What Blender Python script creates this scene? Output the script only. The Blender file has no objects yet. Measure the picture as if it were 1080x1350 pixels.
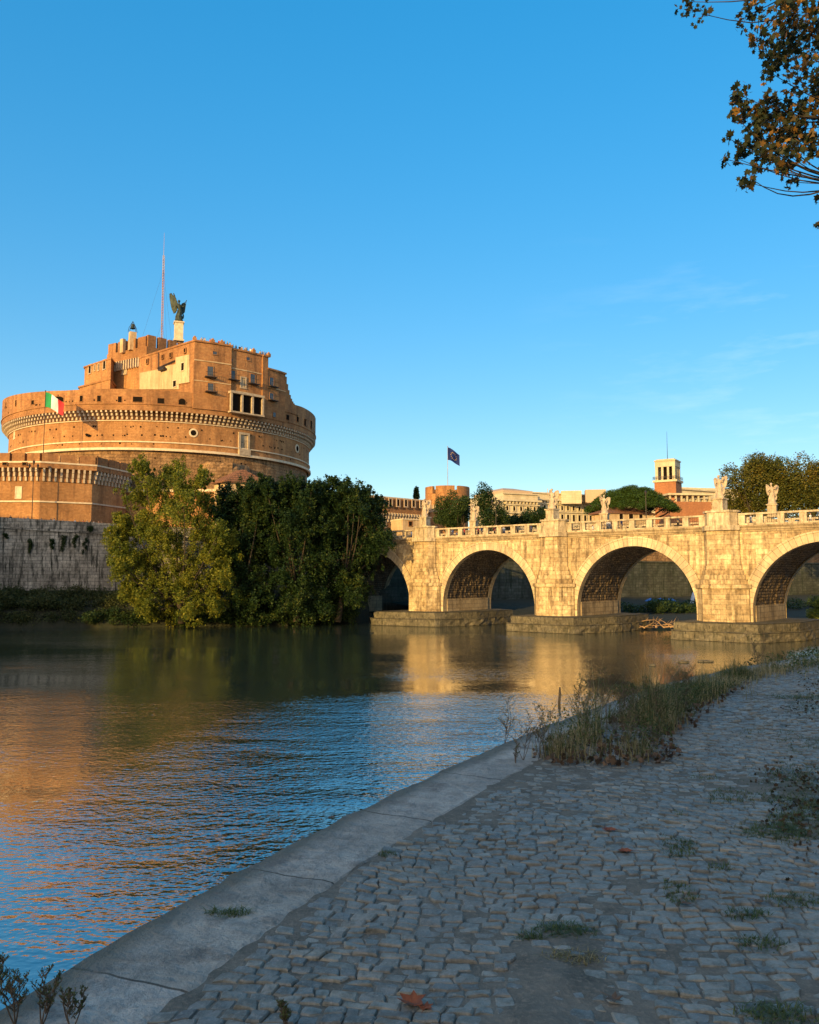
import bpy, math, random
import numpy as np
from mathutils import Vector
R_ = math.radians
S = bpy.context.scene
COL = S.collection
# ---------------------------------------------------------------- camera
CAMZ = 8.2; PITCH = math.atan(86/1080)
cd = bpy.data.cameras.new('camera'); cam = bpy.data.objects.new('camera', cd); COL.objects.link(cam)
cam.location = (0, 0, CAMZ); cam.rotation_euler = (math.pi/2 + PITCH, 0, 0)
cd.sensor_fit = 'HORIZONTAL'; cd.sensor_width = 36; cd.lens = 36; cd.clip_start = 0.1; cd.clip_end = 9000
S.camera = cam
# ---------------------------------------------------------------- world, sun, exposure
SUN_EL = R_(11.5); SUN_AZ = R_(210)            # azimuth clockwise from +Y (behind, to the left of the camera)
w = bpy.data.worlds.new('World'); S.world = w; w.use_nodes = True
nt = w.node_tree; nt.nodes.clear()
def wn(t, **k):
    n = nt.nodes.new(t)
    for a, b in k.items(): setattr(n, a, b)
    return n
wo = wn('ShaderNodeOutputWorld'); wb = wn('ShaderNodeBackground')
sky = wn('ShaderNodeTexSky', sky_type='NISHITA', sun_disc=False, sun_elevation=SUN_EL, sun_rotation=SUN_AZ)
sky.altitude = 0; sky.air_density = 1.0; sky.dust_density = 0.5; sky.ozone_density = 2.6
hs = wn('ShaderNodeHueSaturation'); hs.inputs['Saturation'].default_value = 2.13; hs.inputs['Value'].default_value = 1.34; hs.inputs['Hue'].default_value = .503
# faint high cirrus low on the right
tc = wn('ShaderNodeTexCoord'); mp = wn('ShaderNodeMapping'); mp.inputs['Scale'].default_value = (2.2, 2.2, 11); mp.inputs['Rotation'].default_value = (0.15, -0.25, 0)
nz = wn('ShaderNodeTexNoise'); nz.inputs['Scale'].default_value = 2.2; nz.inputs['Detail'].default_value = 7; nz.inputs['Roughness'].default_value = .62
cr = wn('ShaderNodeValToRGB'); cr.color_ramp.elements[0].position = .55; cr.color_ramp.elements[1].position = .95
cr.color_ramp.elements[1].color = (.35, .35, .35, 1)
mx = wn('ShaderNodeMix', data_type='RGBA'); mx.inputs[7].default_value = (3.4, 3.7, 3.9, 1)
L = nt.links.new
# warm glow added to the unseen sky round the sun to warm the fill
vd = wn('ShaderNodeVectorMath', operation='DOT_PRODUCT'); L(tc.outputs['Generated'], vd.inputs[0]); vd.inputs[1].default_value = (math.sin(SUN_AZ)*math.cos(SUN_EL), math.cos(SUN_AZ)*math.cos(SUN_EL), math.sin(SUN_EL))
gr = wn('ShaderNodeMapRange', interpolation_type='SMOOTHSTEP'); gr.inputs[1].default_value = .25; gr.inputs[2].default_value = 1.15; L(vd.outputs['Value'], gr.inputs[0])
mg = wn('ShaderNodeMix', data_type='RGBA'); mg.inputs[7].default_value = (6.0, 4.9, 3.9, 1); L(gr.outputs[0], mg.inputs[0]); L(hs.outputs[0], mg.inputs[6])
L(tc.outputs['Generated'], mp.inputs['Vector']); L(mp.outputs['Vector'], nz.inputs['Vector']); L(nz.outputs[0], cr.inputs[0])
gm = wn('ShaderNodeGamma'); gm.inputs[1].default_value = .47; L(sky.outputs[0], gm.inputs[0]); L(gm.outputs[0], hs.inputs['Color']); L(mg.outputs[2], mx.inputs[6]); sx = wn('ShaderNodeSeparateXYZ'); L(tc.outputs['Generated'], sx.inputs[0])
mr = wn('ShaderNodeMapRange'); mr.inputs[1].default_value = .12; mr.inputs[2].default_value = .42; mm = wn('ShaderNodeMath', operation='MULTIPLY'); L(sx.outputs['X'], mr.inputs[0])
mz = wn('ShaderNodeMapRange'); mz.inputs[1].default_value = .42; mz.inputs[2].default_value = .28; mm2 = wn('ShaderNodeMath', operation='MULTIPLY'); L(sx.outputs['Z'], mz.inputs[0])
L(mr.outputs[0], mm.inputs[0]); L(mz.outputs[0], mm.inputs[1]); L(mm.outputs[0], mm2.inputs[0]); L(cr.outputs[0], mm2.inputs[1]); L(mm2.outputs[0], mx.inputs[0])
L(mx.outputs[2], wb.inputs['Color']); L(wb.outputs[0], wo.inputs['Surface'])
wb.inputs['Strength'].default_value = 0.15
sd = bpy.data.lights.new('sun', 'SUN'); sd.energy = 2.8; sd.angle = R_(.55); sd.color = (1.0, .66, .22)
sun = bpy.data.objects.new('sun', sd); COL.objects.link(sun)
SV = Vector((math.sin(SUN_AZ)*math.cos(SUN_EL), math.cos(SUN_AZ)*math.cos(SUN_EL), math.sin(SUN_EL)))
sun.rotation_euler = SV.to_track_quat('Z', 'Y').to_euler(); sun.location = SV*400
S.view_settings.view_transform = 'Standard'; S.view_settings.look = 'None'; S.view_settings.gamma = 1; S.view_settings.exposure = 1.3
S.view_settings.use_curve_mapping = False
S.render.engine = 'CYCLES'; S.render.resolution_x = 819; S.render.resolution_y = 1024
# ---------------------------------------------------------------- measuring helpers
CP, SP = math.cos(PITCH), math.sin(PITCH)
def ray(px, py):
    cx, cy = (px-540)/1080, (675-py)/1080
    return Vector((cx, CP-cy*SP, SP+cy*CP))
def at(px, py, Y):
    r = ray(px, py); return Vector((0, 0, CAMZ)) + r*(Y/r.y)
def onz(px, py, Z):
    r = ray(px, py); return Vector((0, 0, CAMZ)) + r*((Z-CAMZ)/r.z)
# ---------------------------------------------------------------- object helpers
ORG = {}
def tag(o, label=None, cat=None, group=None, kind=None):
    if label: o['label'] = label
    if cat: o['category'] = cat
    if group: o['group'] = group
    if kind: o['kind'] = kind
    return o
def empty(name, loc, label, cat, group=None):
    o = bpy.data.objects.new(name, None); COL.objects.link(o); o.location = loc; o.empty_display_size = .5
    ORG[o.name] = Vector(loc); return tag(o, label, cat, group)
def link(me, name, mat, parent, origin):
    o = bpy.data.objects.new(name, me); COL.objects.link(o)
    for m in (mat if isinstance(mat, (list, tuple)) else [mat]): me.materials.append(m)
    if parent is not None: o.parent = parent
    else: o.location = origin
    ORG[o.name] = Vector(origin); return o
def copy_tree(o, parent=None):
    c = o.copy(); COL.objects.link(c)
    if parent is not None: c.parent = parent
    ORG[c.name] = ORG[o.name]
    for ch in list(o.children): copy_tree(ch, c)
    return c
class MB:
    def __init__(s): s.v = []; s.f = []; s.uv = {}; s.mi = {}
    def face(s, pts, uv=None, mi=0):
        b = len(s.v); s.v += [tuple(p) for p in pts]; s.f.append(tuple(range(b, b+len(pts))))
        if uv: s.uv[len(s.f)-1] = uv
        if mi: s.mi[len(s.f)-1] = mi
    def add(s, vs, fs, mi=0):
        b = len(s.v); s.v += [tuple(p) for p in vs]
        for f in fs:
            s.f.append(tuple(i+b for i in f))
            if mi: s.mi[len(s.f)-1] = mi
        return s
    def prism(s, poly, z0, z1, top=None, mi=0):
        """poly counter-clockwise from above; z0/z1 numbers; top = other polygon at z1"""
        n = len(poly); top = top or poly
        vs = [(p[0], p[1], z0) for p in poly] + [(p[0], p[1], z1) for p in top]
        fs = [(i, (i+1) % n, n+(i+1) % n, n+i) for i in range(n)] + [tuple(range(n, 2*n)), tuple(range(n-1, -1, -1))]
        return s.add(vs, fs, mi)
    def box(s, c, size, rz=0, mi=0):
        hx, hy, hz = size[0]/2, size[1]/2, size[2]/2; ca, sa = math.cos(rz), math.sin(rz)
        P = [(c[0]+ca*x-sa*y, c[1]+sa*x+ca*y) for x, y in ((-hx, -hy), (hx, -hy), (hx, hy), (-hx, hy))]
        return s.prism(P, c[2]-hz, c[2]+hz, mi=mi)
    def tube(s, pts, rad, n=8, cap=True, mi=0):
        pts = [Vector(p) for p in pts]; m = len(pts)
        if not hasattr(rad, '__len__'): rad = [rad]*m
        vs = []; u = None
        for i, p in enumerate(pts):
            d = (pts[min(i+1, m-1)]-pts[max(i-1, 0)]).normalized()
            if u is None: u = d.orthogonal().normalized()
            u = (u-d*u.dot(d)); u = u.normalized() if u.length > 1e-6 else d.orthogonal().normalized()
            v = d.cross(u)
            vs += [p+(u*math.cos(a*2*math.pi/n)+v*math.sin(a*2*math.pi/n))*rad[i] for a in range(n)]
        fs = [(i*n+j, i*n+(j+1) % n, (i+1)*n+(j+1) % n, (i+1)*n+j) for i in range(m-1) for j in range(n)]
        if cap: fs += [tuple(range(n-1, -1, -1)), tuple((m-1)*n+j for j in range(n))]
        return s.add(vs, fs, mi)
    def lathe(s, prof, c, n=24, a0=0, a1=2*math.pi, mi=0, uvR=None):
        full = abs(a1-a0-2*math.pi) < 1e-6; k = n if full else n+1
        for i in range(n):
            aa, ab = a0+(a1-a0)*i/n, a0+(a1-a0)*(i+1)/n
            for j in range(len(prof)-1):
                (r0, z0), (r1, z1) = prof[j], prof[j+1]
                q = []
                for a, r, z in ((aa, r0, z0), (ab, r0, z0), (ab, r1, z1), (aa, r1, z1)):
                    q.append((c[0]+r*math.sin(a), c[1]-r*math.cos(a), c[2]+z))
                if uvR:
                    vv0, vv1 = (z0, z1) if abs(z1-z0) > .01 else (r0, r1)
                    s.face(q, [(aa*uvR, vv0), (ab*uvR, vv0), (ab*uvR, vv1), (aa*uvR, vv1)], mi)
                else: s.face(q, None, mi)
        return s
    def ball(s, c, r, n=8, mi=0):
        r = r if hasattr(r, '__len__') else (r, r, r); m = n//2+1
        vs = []; 
        for i in range(m):
            t = math.pi*i/(m-1)
            for j in range(n): vs.append((c[0]+r[0]*math.sin(t)*math.cos(2*math.pi*j/n), c[1]+r[1]*math.sin(t)*math.sin(2*math.pi*j/n), c[2]-r[2]*math.cos(t)))
        fs = [(i*n+j, i*n+(j+1) % n, (i+1)*n+(j+1) % n, (i+1)*n+j) for i in range(m-1) for j in range(n)]
        return s.add(vs, fs, mi)
    def build(s, name, mat, parent=None, smooth=False, merge=False, org=None):
        V = [Vector(p) for p in s.v]
        if parent is not None: o = ORG[parent.name]
        elif org is not None: o = Vector(org)
        else:
            a = np.array(s.v); o = Vector(((a[:, 0].min()+a[:, 0].max())/2, (a[:, 1].min()+a[:, 1].max())/2, a[:, 2].min()))
        me = bpy.data.meshes.new(name); me.from_pydata([p-o for p in V], [], s.f)
        uvl = me.uv_layers.new(name='UVMap').data
        for fi, p in enumerate(me.polygons):
            if fi in s.uv:
                for li, u in zip(p.loop_indices, s.uv[fi]): uvl[li].uv = u
            else:
                N = p.normal
                if abs(N.z) > .75:
                    for li, vi in zip(p.loop_indices, p.vertices): uvl[li].uv = (V[vi].x, V[vi].y)
                else:
                    t = Vector((-N.y, N.x)).normalized()
                    for li, vi in zip(p.loop_indices, p.vertices): uvl[li].uv = (V[vi].x*t.x+V[vi].y*t.y, V[vi].z)
            if fi in s.mi: p.material_index = s.mi[fi]
            p.use_smooth = smooth
        if merge:
            import bmesh
            bm = bmesh.new(); bm.from_mesh(me); bmesh.ops.remove_doubles(bm, verts=bm.verts, dist=.002)
            bmesh.ops.recalc_face_normals(bm, faces=bm.faces); bm.to_mesh(me); bm.free()
        return link(me, name, mat, parent, o)
def np_mesh(name, V, k, mat, parent=None, org=(0, 0, 0), smooth=False, colidx=None):
    """V: (n*k,3) array; every k successive verts make one face"""
    o = ORG[parent.name] if parent is not None else Vector(org)
    V = np.asarray(V, dtype=np.float32)-np.array(o, dtype=np.float32)
    n = len(V)//k; me = bpy.data.meshes.new(name)
    me.vertices.add(len(V)); me.vertices.foreach_set('co', V.ravel())
    me.loops.add(len(V)); me.loops.foreach_set('vertex_index', np.arange(len(V), dtype=np.int32))
    me.polygons.add(n); me.polygons.foreach_set('loop_start', np.arange(0, len(V), k, dtype=np.int32)); me.polygons.foreach_set('loop_total', np.full(n, k, dtype=np.int32))
    if colidx is not None: me.polygons.foreach_set('material_index', np.asarray(colidx, dtype=np.int32))
    me.update(calc_edges=True); me.validate()
    return link(me, name, mat, parent, o)
# ---------------------------------------------------------------- materials
def mat_new(name):
    m = bpy.data.materials.new(name); m.use_nodes = True; t = m.node_tree; t.nodes.clear()
    o = t.nodes.new('ShaderNodeOutputMaterial'); b = t.nodes.new('ShaderNodeBsdfPrincipled'); t.links.new(b.outputs[0], o.inputs[0])
    return m, t, b, o
def nd(t, ty, ins=None, **k):
    n = t.nodes.new(ty)
    for a, b in k.items(): setattr(n, a, b)
    for a, b in (ins or {}).items():
        if isinstance(b, bpy.types.NodeSocket): t.links.new(b, n.inputs[a])
        else: n.inputs[a].default_value = b
    return n
def c4(c): return (c[0], c[1], c[2], 1)
def mixc(t, f, a, b, mode='MIX'):
    n = nd(t, 'ShaderNodeMix', data_type='RGBA', blend_type=mode)
    for i, x in ((0, f), (6, a), (7, b)):
        if isinstance(x, bpy.types.NodeSocket): t.links.new(x, n.inputs[i])
        else: n.inputs[i].default_value = c4(x) if hasattr(x, '__len__') else x
    return n.outputs[2]
def ramp(t, src, p0, p1, c0=(0, 0, 0), c1=(1, 1, 1)):
    n = nd(t, 'ShaderNodeValToRGB', {0: src}); e = n.color_ramp.elements
    e[0].position, e[1].position = p0, p1; e[0].color, e[1].color = c4(c0), c4(c1); return n.outputs[0]
def noise(t, vec, scale, detail=4, rough=.55):
    n = nd(t, 'ShaderNodeTexNoise', {'Scale': scale, 'Detail': detail, 'Roughness': rough})
    if vec is not None: t.links.new(vec, n.inputs['Vector'])
    return n.outputs[0]
def pos(t, sc=(1, 1, 1)):
    g = nd(t, 'ShaderNodeNewGeometry'); m = nd(t, 'ShaderNodeMapping', {'Vector': g.outputs['Position'], 'Scale': sc}); return m.outputs[0]
def M_stone(name, c1, c2, mortar, bw=1.2, bh=.5, msize=.02, stain=(.1, .08, .06), samt=.5, sscale=.35, big=.4, bump=.3, rough=.85, bdist=.03, var=.35, top=None):
    m, t, b, o = mat_new(name)
    uv = nd(t, 'ShaderNodeUVMap')
    br = nd(t, 'ShaderNodeTexBrick', {'Vector': uv.outputs[0], 'Color1': c4(c1), 'Color2': c4(c2), 'Mortar': c4(mortar), 'Scale': 1.0, 'Mortar Size': msize, 'Mortar Smooth': .3, 'Bias': 0.0, 'Brick Width': bw, 'Row Height': bh})
    n1 = noise(t, pos(t), sscale*.35, 5, .6)
    col = mixc(t, ramp(t, n1, .35, .7), br.outputs[0], mixc(t, 1.0, br.outputs[0], (1-big, 1-big*1.05, 1-big*1.1), 'MULTIPLY'))
    n2 = noise(t, pos(t, (1, 1, .16)), sscale*2.2, 6, .65)          # vertical run-off stains
    n3 = noise(t, pos(t), 2.2, 6, .7)
    sm = nd(t, 'ShaderNodeMath', {0: ramp(t, n2, .47, .68), 1: samt}, operation='MULTIPLY').outputs[0]
    col = mixc(t, sm, col, stain)
    col = mixc(t, var, col, mixc(t, 1.0, col, ramp(t, n3, .3, .75, (.45, .45, .45), (1.4, 1.35, 1.3)), 'MULTIPLY'))
    t.links.new(col, b.inputs['Base Color']); b.inputs['Roughness'].default_value = rough
    b.inputs['Specular IOR Level'].default_value = .25
    hgt = nd(t, 'ShaderNodeMath', {0: n3, 1: nd(t, 'ShaderNodeMath', {0: br.outputs['Fac'], 1: -.8}, operation='MULTIPLY').outputs[0]}, operation='ADD').outputs[0]
    bp = nd(t, 'ShaderNodeBump', {'Strength': bump, 'Distance': bdist*4, 'Height': hgt}); t.links.new(bp.outputs[0], b.inputs['Normal'])
    return m
def M_plain(name, c, c2=None, rough=.7, scale=3, metal=0, bump=0.0, spec=.3, dist=.02):
    m, t, b, o = mat_new(name)
    n = noise(t, pos(t), scale, 5, .6)
    t.links.new(mixc(t, ramp(t, n, .3, .7), c, c2 or tuple(x*.7 for x in c)), b.inputs['Base Color'])
    b.inputs['Roughness'].default_value = rough; b.inputs['Metallic'].default_value = metal; b.inputs['Specular IOR Level'].default_value = spec
    if bump:
        bp = nd(t, 'ShaderNodeBump', {'Strength': bump, 'Distance': dist, 'Height': n}); t.links.new(bp.outputs[0], b.inputs['Normal'])
    return m
def M_leaf(name, stops, trans=.35, rough=.55, clump=.25):
    m, t, b, o = mat_new(name)
    g = nd(t, 'ShaderNodeNewGeometry'); n = noise(t, g.outputs['Position'], clump, 3, .5)
    f = nd(t, 'ShaderNodeMath', {0: nd(t, 'ShaderNodeMath', {0: g.outputs['Random Per Island'], 1: .6}, operation='MULTIPLY').outputs[0], 1: nd(t, 'ShaderNodeMapRange', {0: n, 1: .3, 2: .7, 3: 0, 4: .4}).outputs[0]}, operation='ADD').outputs[0]
    r = nd(t, 'ShaderNodeValToRGB', {0: f}); e = r.color_ramp.elements
    while len(e) < len(stops): e.new(.5)
    for i, s in enumerate(stops): e[i].position = i/(len(stops)-1); 
    for i, s in enumerate(stops): e[i].color = c4(s)
    t.links.new(r.outputs[0], b.inputs['Base Color']); b.inputs['Roughness'].default_value = rough; b.inputs['Specular IOR Level'].default_value = .25
    tr = nd(t, 'ShaderNodeBsdfTranslucent', {'Color': r.outputs[0]}); ms = nd(t, 'ShaderNodeMixShader', {0: trans, 1: b.outputs[0], 2: tr.outputs[0]})
    t.links.new(ms.outputs[0], o.inputs[0]); return m
M = {}
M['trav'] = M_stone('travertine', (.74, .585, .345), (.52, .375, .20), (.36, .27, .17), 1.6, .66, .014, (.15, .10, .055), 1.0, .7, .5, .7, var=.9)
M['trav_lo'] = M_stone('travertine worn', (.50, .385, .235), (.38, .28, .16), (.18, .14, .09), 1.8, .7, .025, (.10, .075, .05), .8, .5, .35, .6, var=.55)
M['trav_smooth'] = M_stone('travertine ring', (.68, .54, .34), (.56, .43, .26), (.2, .16, .11), .72, 20, .03, (.14, .1, .07), .5, .5, .3, .4)
M['trav_plain'] = M_stone('travertine trim', (.66, .54, .37), (.52, .41, .27), (.3, .25, .18), 2.6, 9, .012, (.12, .095, .06), .85, 1.0, .4, .4, var=.7)
M['marble'] = M_plain('weathered marble', (.52, .41, .28), (.30, .22, .15), .7, 1.8, bump=.3, dist=.04)
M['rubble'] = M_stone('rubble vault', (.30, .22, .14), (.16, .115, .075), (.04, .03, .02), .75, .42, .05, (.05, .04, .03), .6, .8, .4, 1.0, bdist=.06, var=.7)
M['footing'] = M_stone('river footing stone', (.20, .175, .12), (.13, .115, .08), (.04, .036, .026), 2.4, 1.15, .035, (.05, .05, .03), .8, 1.2, .4, .9, bdist=.08, var=.8)
M['brick'] = M_stone('castle brick', (.56, .285, .115), (.47, .225, .085), (.46, .25, .11), .9, .3, .010, (.22, .105, .045), .9, .3, .45, .5, var=.55)
M['brick_hi'] = M_stone('castle upper brick', (.50, .25, .10), (.42, .19, .075), (.42, .22, .10), .8, .3, .010, (.19, .09, .04), .9, .3, .45, .5, var=.55)
M['tuff'] = M_stone('castle tuff core', (.50, .31, .16), (.34, .20, .10), (.30, .18, .10), 1.7, .6, .02, (.15, .085, .045), .9, .9, .5, 1.0, bdist=.1, var=1.0)
M['plaster'] = M_stone('cream plaster', (.66, .48, .28), (.60, .43, .25), (.55, .4, .24), 9, 5, .002, (.30, .17, .08), .7, .35, .3, .2, var=.35)
M['band'] = M_plain('travertine band', (.72, .58, .40), (.5, .38, .25), .7, 1.5)
M['corbel'] = M_plain('corbel stone', (.58, .46, .32), (.38, .28, .19), .8, 1.5)
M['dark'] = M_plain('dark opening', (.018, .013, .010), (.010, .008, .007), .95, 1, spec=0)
M['pane'] = M_plain('window glass', (.07, .075, .085), (.04, .045, .05), .15, 1, spec=.6)
M['wall'] = M_stone('river wall travertine', (.46, .43, .37), (.33, .31, .27), (.11, .11, .10), 1.4, .62, .03, (.03, .032, .026), 1.25, .9, .5, .7, var=.9)
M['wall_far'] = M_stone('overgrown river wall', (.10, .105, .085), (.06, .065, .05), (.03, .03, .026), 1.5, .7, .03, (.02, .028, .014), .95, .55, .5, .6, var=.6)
M['iron'] = M_plain('black iron', (.03, .028, .028), (.05, .035, .028), .5, 6, metal=.3)
M['bronze'] = M_plain('bronze patina', (.045, .06, .045), (.025, .03, .024), .6, 1.5, metal=.3)
M['roof'] = M_stone('roof tile', (.42, .19, .10), (.30, .13, .07), (.12, .06, .04), .3, .45, .05, (.12, .08, .06), .5, .5, .3, .8)
M['cream'] = M_stone('cream palace stone', (.66, .56, .38), (.58, .48, .32), (.4, .32, .21), 3, 1.2, .03, (.34, .26, .16), .4, .2, .2, .3, var=.3)
M['redbrick'] = M_stone('red brick', (.42, .17, .07), (.35, .13, .055), (.35, .2, .12), .6, .25, .02, (.2, .09, .05), .4, .3, .2, .3)
M['bark'] = M_plain('bark', (.06, .045, .03), (.03, .022, .016), .9, 4, bump=.5)
M['bark_pale'] = M_plain('plane bark', (.22, .19, .13), (.10, .085, .06), .9, 3, bump=.4)
M['leaf_sun'] = M_leaf('sun-brightened olive leaves', [(.05, .08, .012), (.10, .13, .016), (.20, .20, .022), (.34, .28, .03)], .35)  # olive brightened and yellowed: sunlight on the bank tree is in the colour
M['leaf_dark'] = M_leaf('shade-darkened green leaves', [(.007, .022, .008), (.014, .036, .010), (.032, .058, .013), (.10, .11, .018)], .3)  # green darkened further: the shade in the bank trees is in the colour
M['leaf_mid'] = M_leaf('mid green leaves', [(.02, .045, .012), (.045, .075, .02), (.085, .11, .022)], .3)
M['leaf_pine'] = M_leaf('pine needles', [(.03, .06, .01), (.055, .10, .016), (.09, .14, .022)], .15, clump=.5)
M['leaf_autumn'] = M_leaf('autumn treetop leaves', [(.035, .05, .012), (.075, .085, .016), (.14, .125, .02), (.22, .14, .022)], .3)
M['leaf_plane'] = M_leaf('plane tree leaves', [(.010, .018, .010), (.016, .024, .010), (.028, .038, .012), (.042, .038, .012), (.24, .115, .02), (.42, .22, .02)], .35, clump=1.1)
M['leaf_shrub'] = M_leaf('shrub leaves', [(.02, .035, .012), (.05, .065, .018), (.10, .095, .03)], .3, clump=.4)
M['grass_dry'] = M_leaf('dry grass', [(.09, .09, .035), (.20, .18, .08), (.36, .30, .15), (.48, .40, .23)], .3, clump=1.5)
M['grass_green'] = M_leaf('green weeds', [(.04, .065, .022), (.075, .11, .032), (.14, .16, .05)], .3, clump=1.5)
M['dead_leaf'] = M_leaf('fallen leaves', [(.04, .03, .022), (.075, .052, .036), (.13, .085, .05), (.17, .10, .05)], .1, clump=3)
M['red_leaf'] = M_plain('curled red leaf', (.30, .085, .025), (.12, .035, .015), .7, 30)
M['twig'] = M_plain('dry stem', (.16, .12, .08), (.08, .06, .04), .8, 10)
M['wood'] = M_plain('driftwood', (.42, .27, .15), (.26, .16, .09), .8, 2)
M['post'] = M_plain('dark wet timber', (.035, .028, .022), (.02, .016, .013), .7, 3)
M['skin'] = M_plain('skin', (.50, .30, .20), (.42, .25, .17), .6, 5)
for k, c in dict(white=(.75, .73, .7), red=(.5, .05, .04), blue=(.05, .10, .25), black=(.02, .02, .022), denim=(.06, .09, .16), tan=(.4, .3, .2), hair=(.04, .025, .018)).items():
    M['c_'+k] = M_plain('cloth '+k, c, tuple(x*.8 for x in c), .85, 6)
M['f_green'] = M_plain('flag green', (.02, .28, .10), (.02, .24, .08), .8); M['f_white'] = M_plain('flag white', (.75, .74, .72), (.68, .67, .65), .8)
M['f_red'] = M_plain('flag red', (.55, .03, .035), (.5, .025, .03), .8); M['f_blue'] = M_plain('flag blue', (.004, .018, .12), (.003, .013, .09), .8); M['f_star'] = M_plain('flag yellow', (.75, .52, .04), (.7, .48, .03), .8)
# ================================================================= SETTING
rng = np.random.default_rng(7); random.seed(7)
def water_mat():
    m, t, b, o = mat_new('river water')
    p = pos(t)
    calm = ramp(t, noise(t, pos(t, (.010, .034, 1)), 1.0, 3, .55), .42, .60)       # gusts ruffle it, lees leave it slick
    fine = noise(t, pos(t, (3.0, 3.7, 1)), 1.0, 2, .5)
    mid = noise(t, pos(t, (.55, .95, 1)), 1.0, 3, .55)
    big = noise(t, pos(t, (.07, .14, 1)), 1.0, 2, .5)
    g_ = nd(t, 'ShaderNodeTexGradient', {'Vector': nd(t, 'ShaderNodeMapping', {'Vector': nd(t, 'ShaderNodeVectorMath', {0: nd(t, 'ShaderNodeNewGeometry').outputs['Position'], 1: (2, -36, 0)}, operation='ADD').outputs[0], 'Scale': (.085, .040, 1)}).outputs[0]}, gradient_type='SPHERICAL').outputs[1]      # a breeze ruffles mid-stream
    ruf = nd(t, 'ShaderNodeMath', {0: ramp(t, g_, .0, .5), 1: nd(t, 'ShaderNodeMapRange', {0: noise(t, pos(t, (.12, .3, 1)), 1.0, 3), 1: .35, 2: .6, 3: .6, 4: 2.6}).outputs[0]}, operation='MULTIPLY').outputs[0]
    amp = nd(t, 'ShaderNodeMath', {0: nd(t, 'ShaderNodeMapRange', {0: calm, 1: 0, 2: 1, 3: .12, 4: 1.0}).outputs[0], 1: ruf}, operation='ADD').outputs[0]
    h1 = nd(t, 'ShaderNodeMath', {0: nd(t, 'ShaderNodeMath', {0: fine, 1: .042}, operation='MULTIPLY').outputs[0], 1: amp}, operation='MULTIPLY').outputs[0]
    h2 = nd(t, 'ShaderNodeMath', {0: nd(t, 'ShaderNodeMath', {0: mid, 1: .046}, operation='MULTIPLY').outputs[0], 1: amp}, operation='MULTIPLY').outputs[0]
    h3 = nd(t, 'ShaderNodeMath', {0: big, 1: .06}, operation='MULTIPLY').outputs[0]
    h = nd(t, 'ShaderNodeMath', {0: nd(t, 'ShaderNodeMath', {0: h1, 1: h2}, operation='ADD').outputs[0], 1: h3}, operation='ADD').outputs[0]
    bp = nd(t, 'ShaderNodeBump', {'Strength': 1.0, 'Distance': 1.0, 'Height': h}); t.links.new(bp.outputs[0], b.inputs['Normal'])
    b.inputs['Base Color'].default_value = (.030, .045, .036, 1); b.inputs['Roughness'].default_value = .03; b.inputs['IOR'].default_value = 1.6
    b.inputs['Specular IOR Level'].default_value = .7
    gs = nd(t, 'ShaderNodeBsdfGlossy', {'Color': (.85, .88, .86, 1), 'Roughness': .03, 'Normal': bp.outputs[0]}); t.links.new(nd(t, 'ShaderNodeMixShader', {0: .38, 1: b.outputs[0], 2: gs.outputs[0]}).outputs[0], o.inputs[0])
    return m
wm = MB(); wm.face([(-3000, -3000, 0), (3000, -3000, 0), (3000, 3000, 0), (-3000, 3000, 0)])
tag(wm.build('water', water_mat(), org=(0, 0, 0)), kind='structure')

# --- quay: outer edge of the kerb strip, seen in the photograph, on the plane of the quay
QZ = 6.6
ep = [onz(x, y, QZ) for x, y in ((60, 1290), (210, 1202), (400, 1102), (540, 1036), (700, 964), (870, 903), (960, 882), (1080, 862))]
E0 = [(-5.2, -9.0), (-3.3, -2.0)] + [(p.x, p.y) for p in ep] + [(13.6, 23.2), (30, 42), (52, 62), (78, 80), (130, 130)]
def densify(P, step):
    out = []
    for i in range(len(P)-1):
        p0, p1, p2, p3 = (np.array(P[max(i-1, 0)]), np.array(P[i]), np.array(P[i+1]), np.array(P[min(i+2, len(P)-1)]))
        n = max(1, int(np.linalg.norm(p2-p1)/step))
        for k in range(n):
            u = k/n; m1, m2 = (p2-p0)*.4, (p3-p1)*.4
            out.append((2*u**3-3*u*u+1)*p1+(u**3-2*u*u+u)*m1+(-2*u**3+3*u*u)*p2+(u**3-u*u)*m2)
    out.append(np.array(P[-1], dtype=float)); return np.array(out)
E = densify([E0[0], E0[1]]+E0[2:], .12)
for _ in range(3):
    E[8:-8] = sum(E[8+k:len(E)-8+k] for k in range(-8, 9))/17
T = np.gradient(E, axis=0); T /= np.linalg.norm(T, axis=1)[:, None]; Nn = np.stack([T[:, 1], -T[:, 0]], 1)   # to the land side
def offs(w): return E+Nn*w
SW = .58
from mathutils import noise as mn
def fn(x, y, s=1.0, seed=0): return mn.noise(Vector((x*s, y*s, seed*7.3)))
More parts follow.
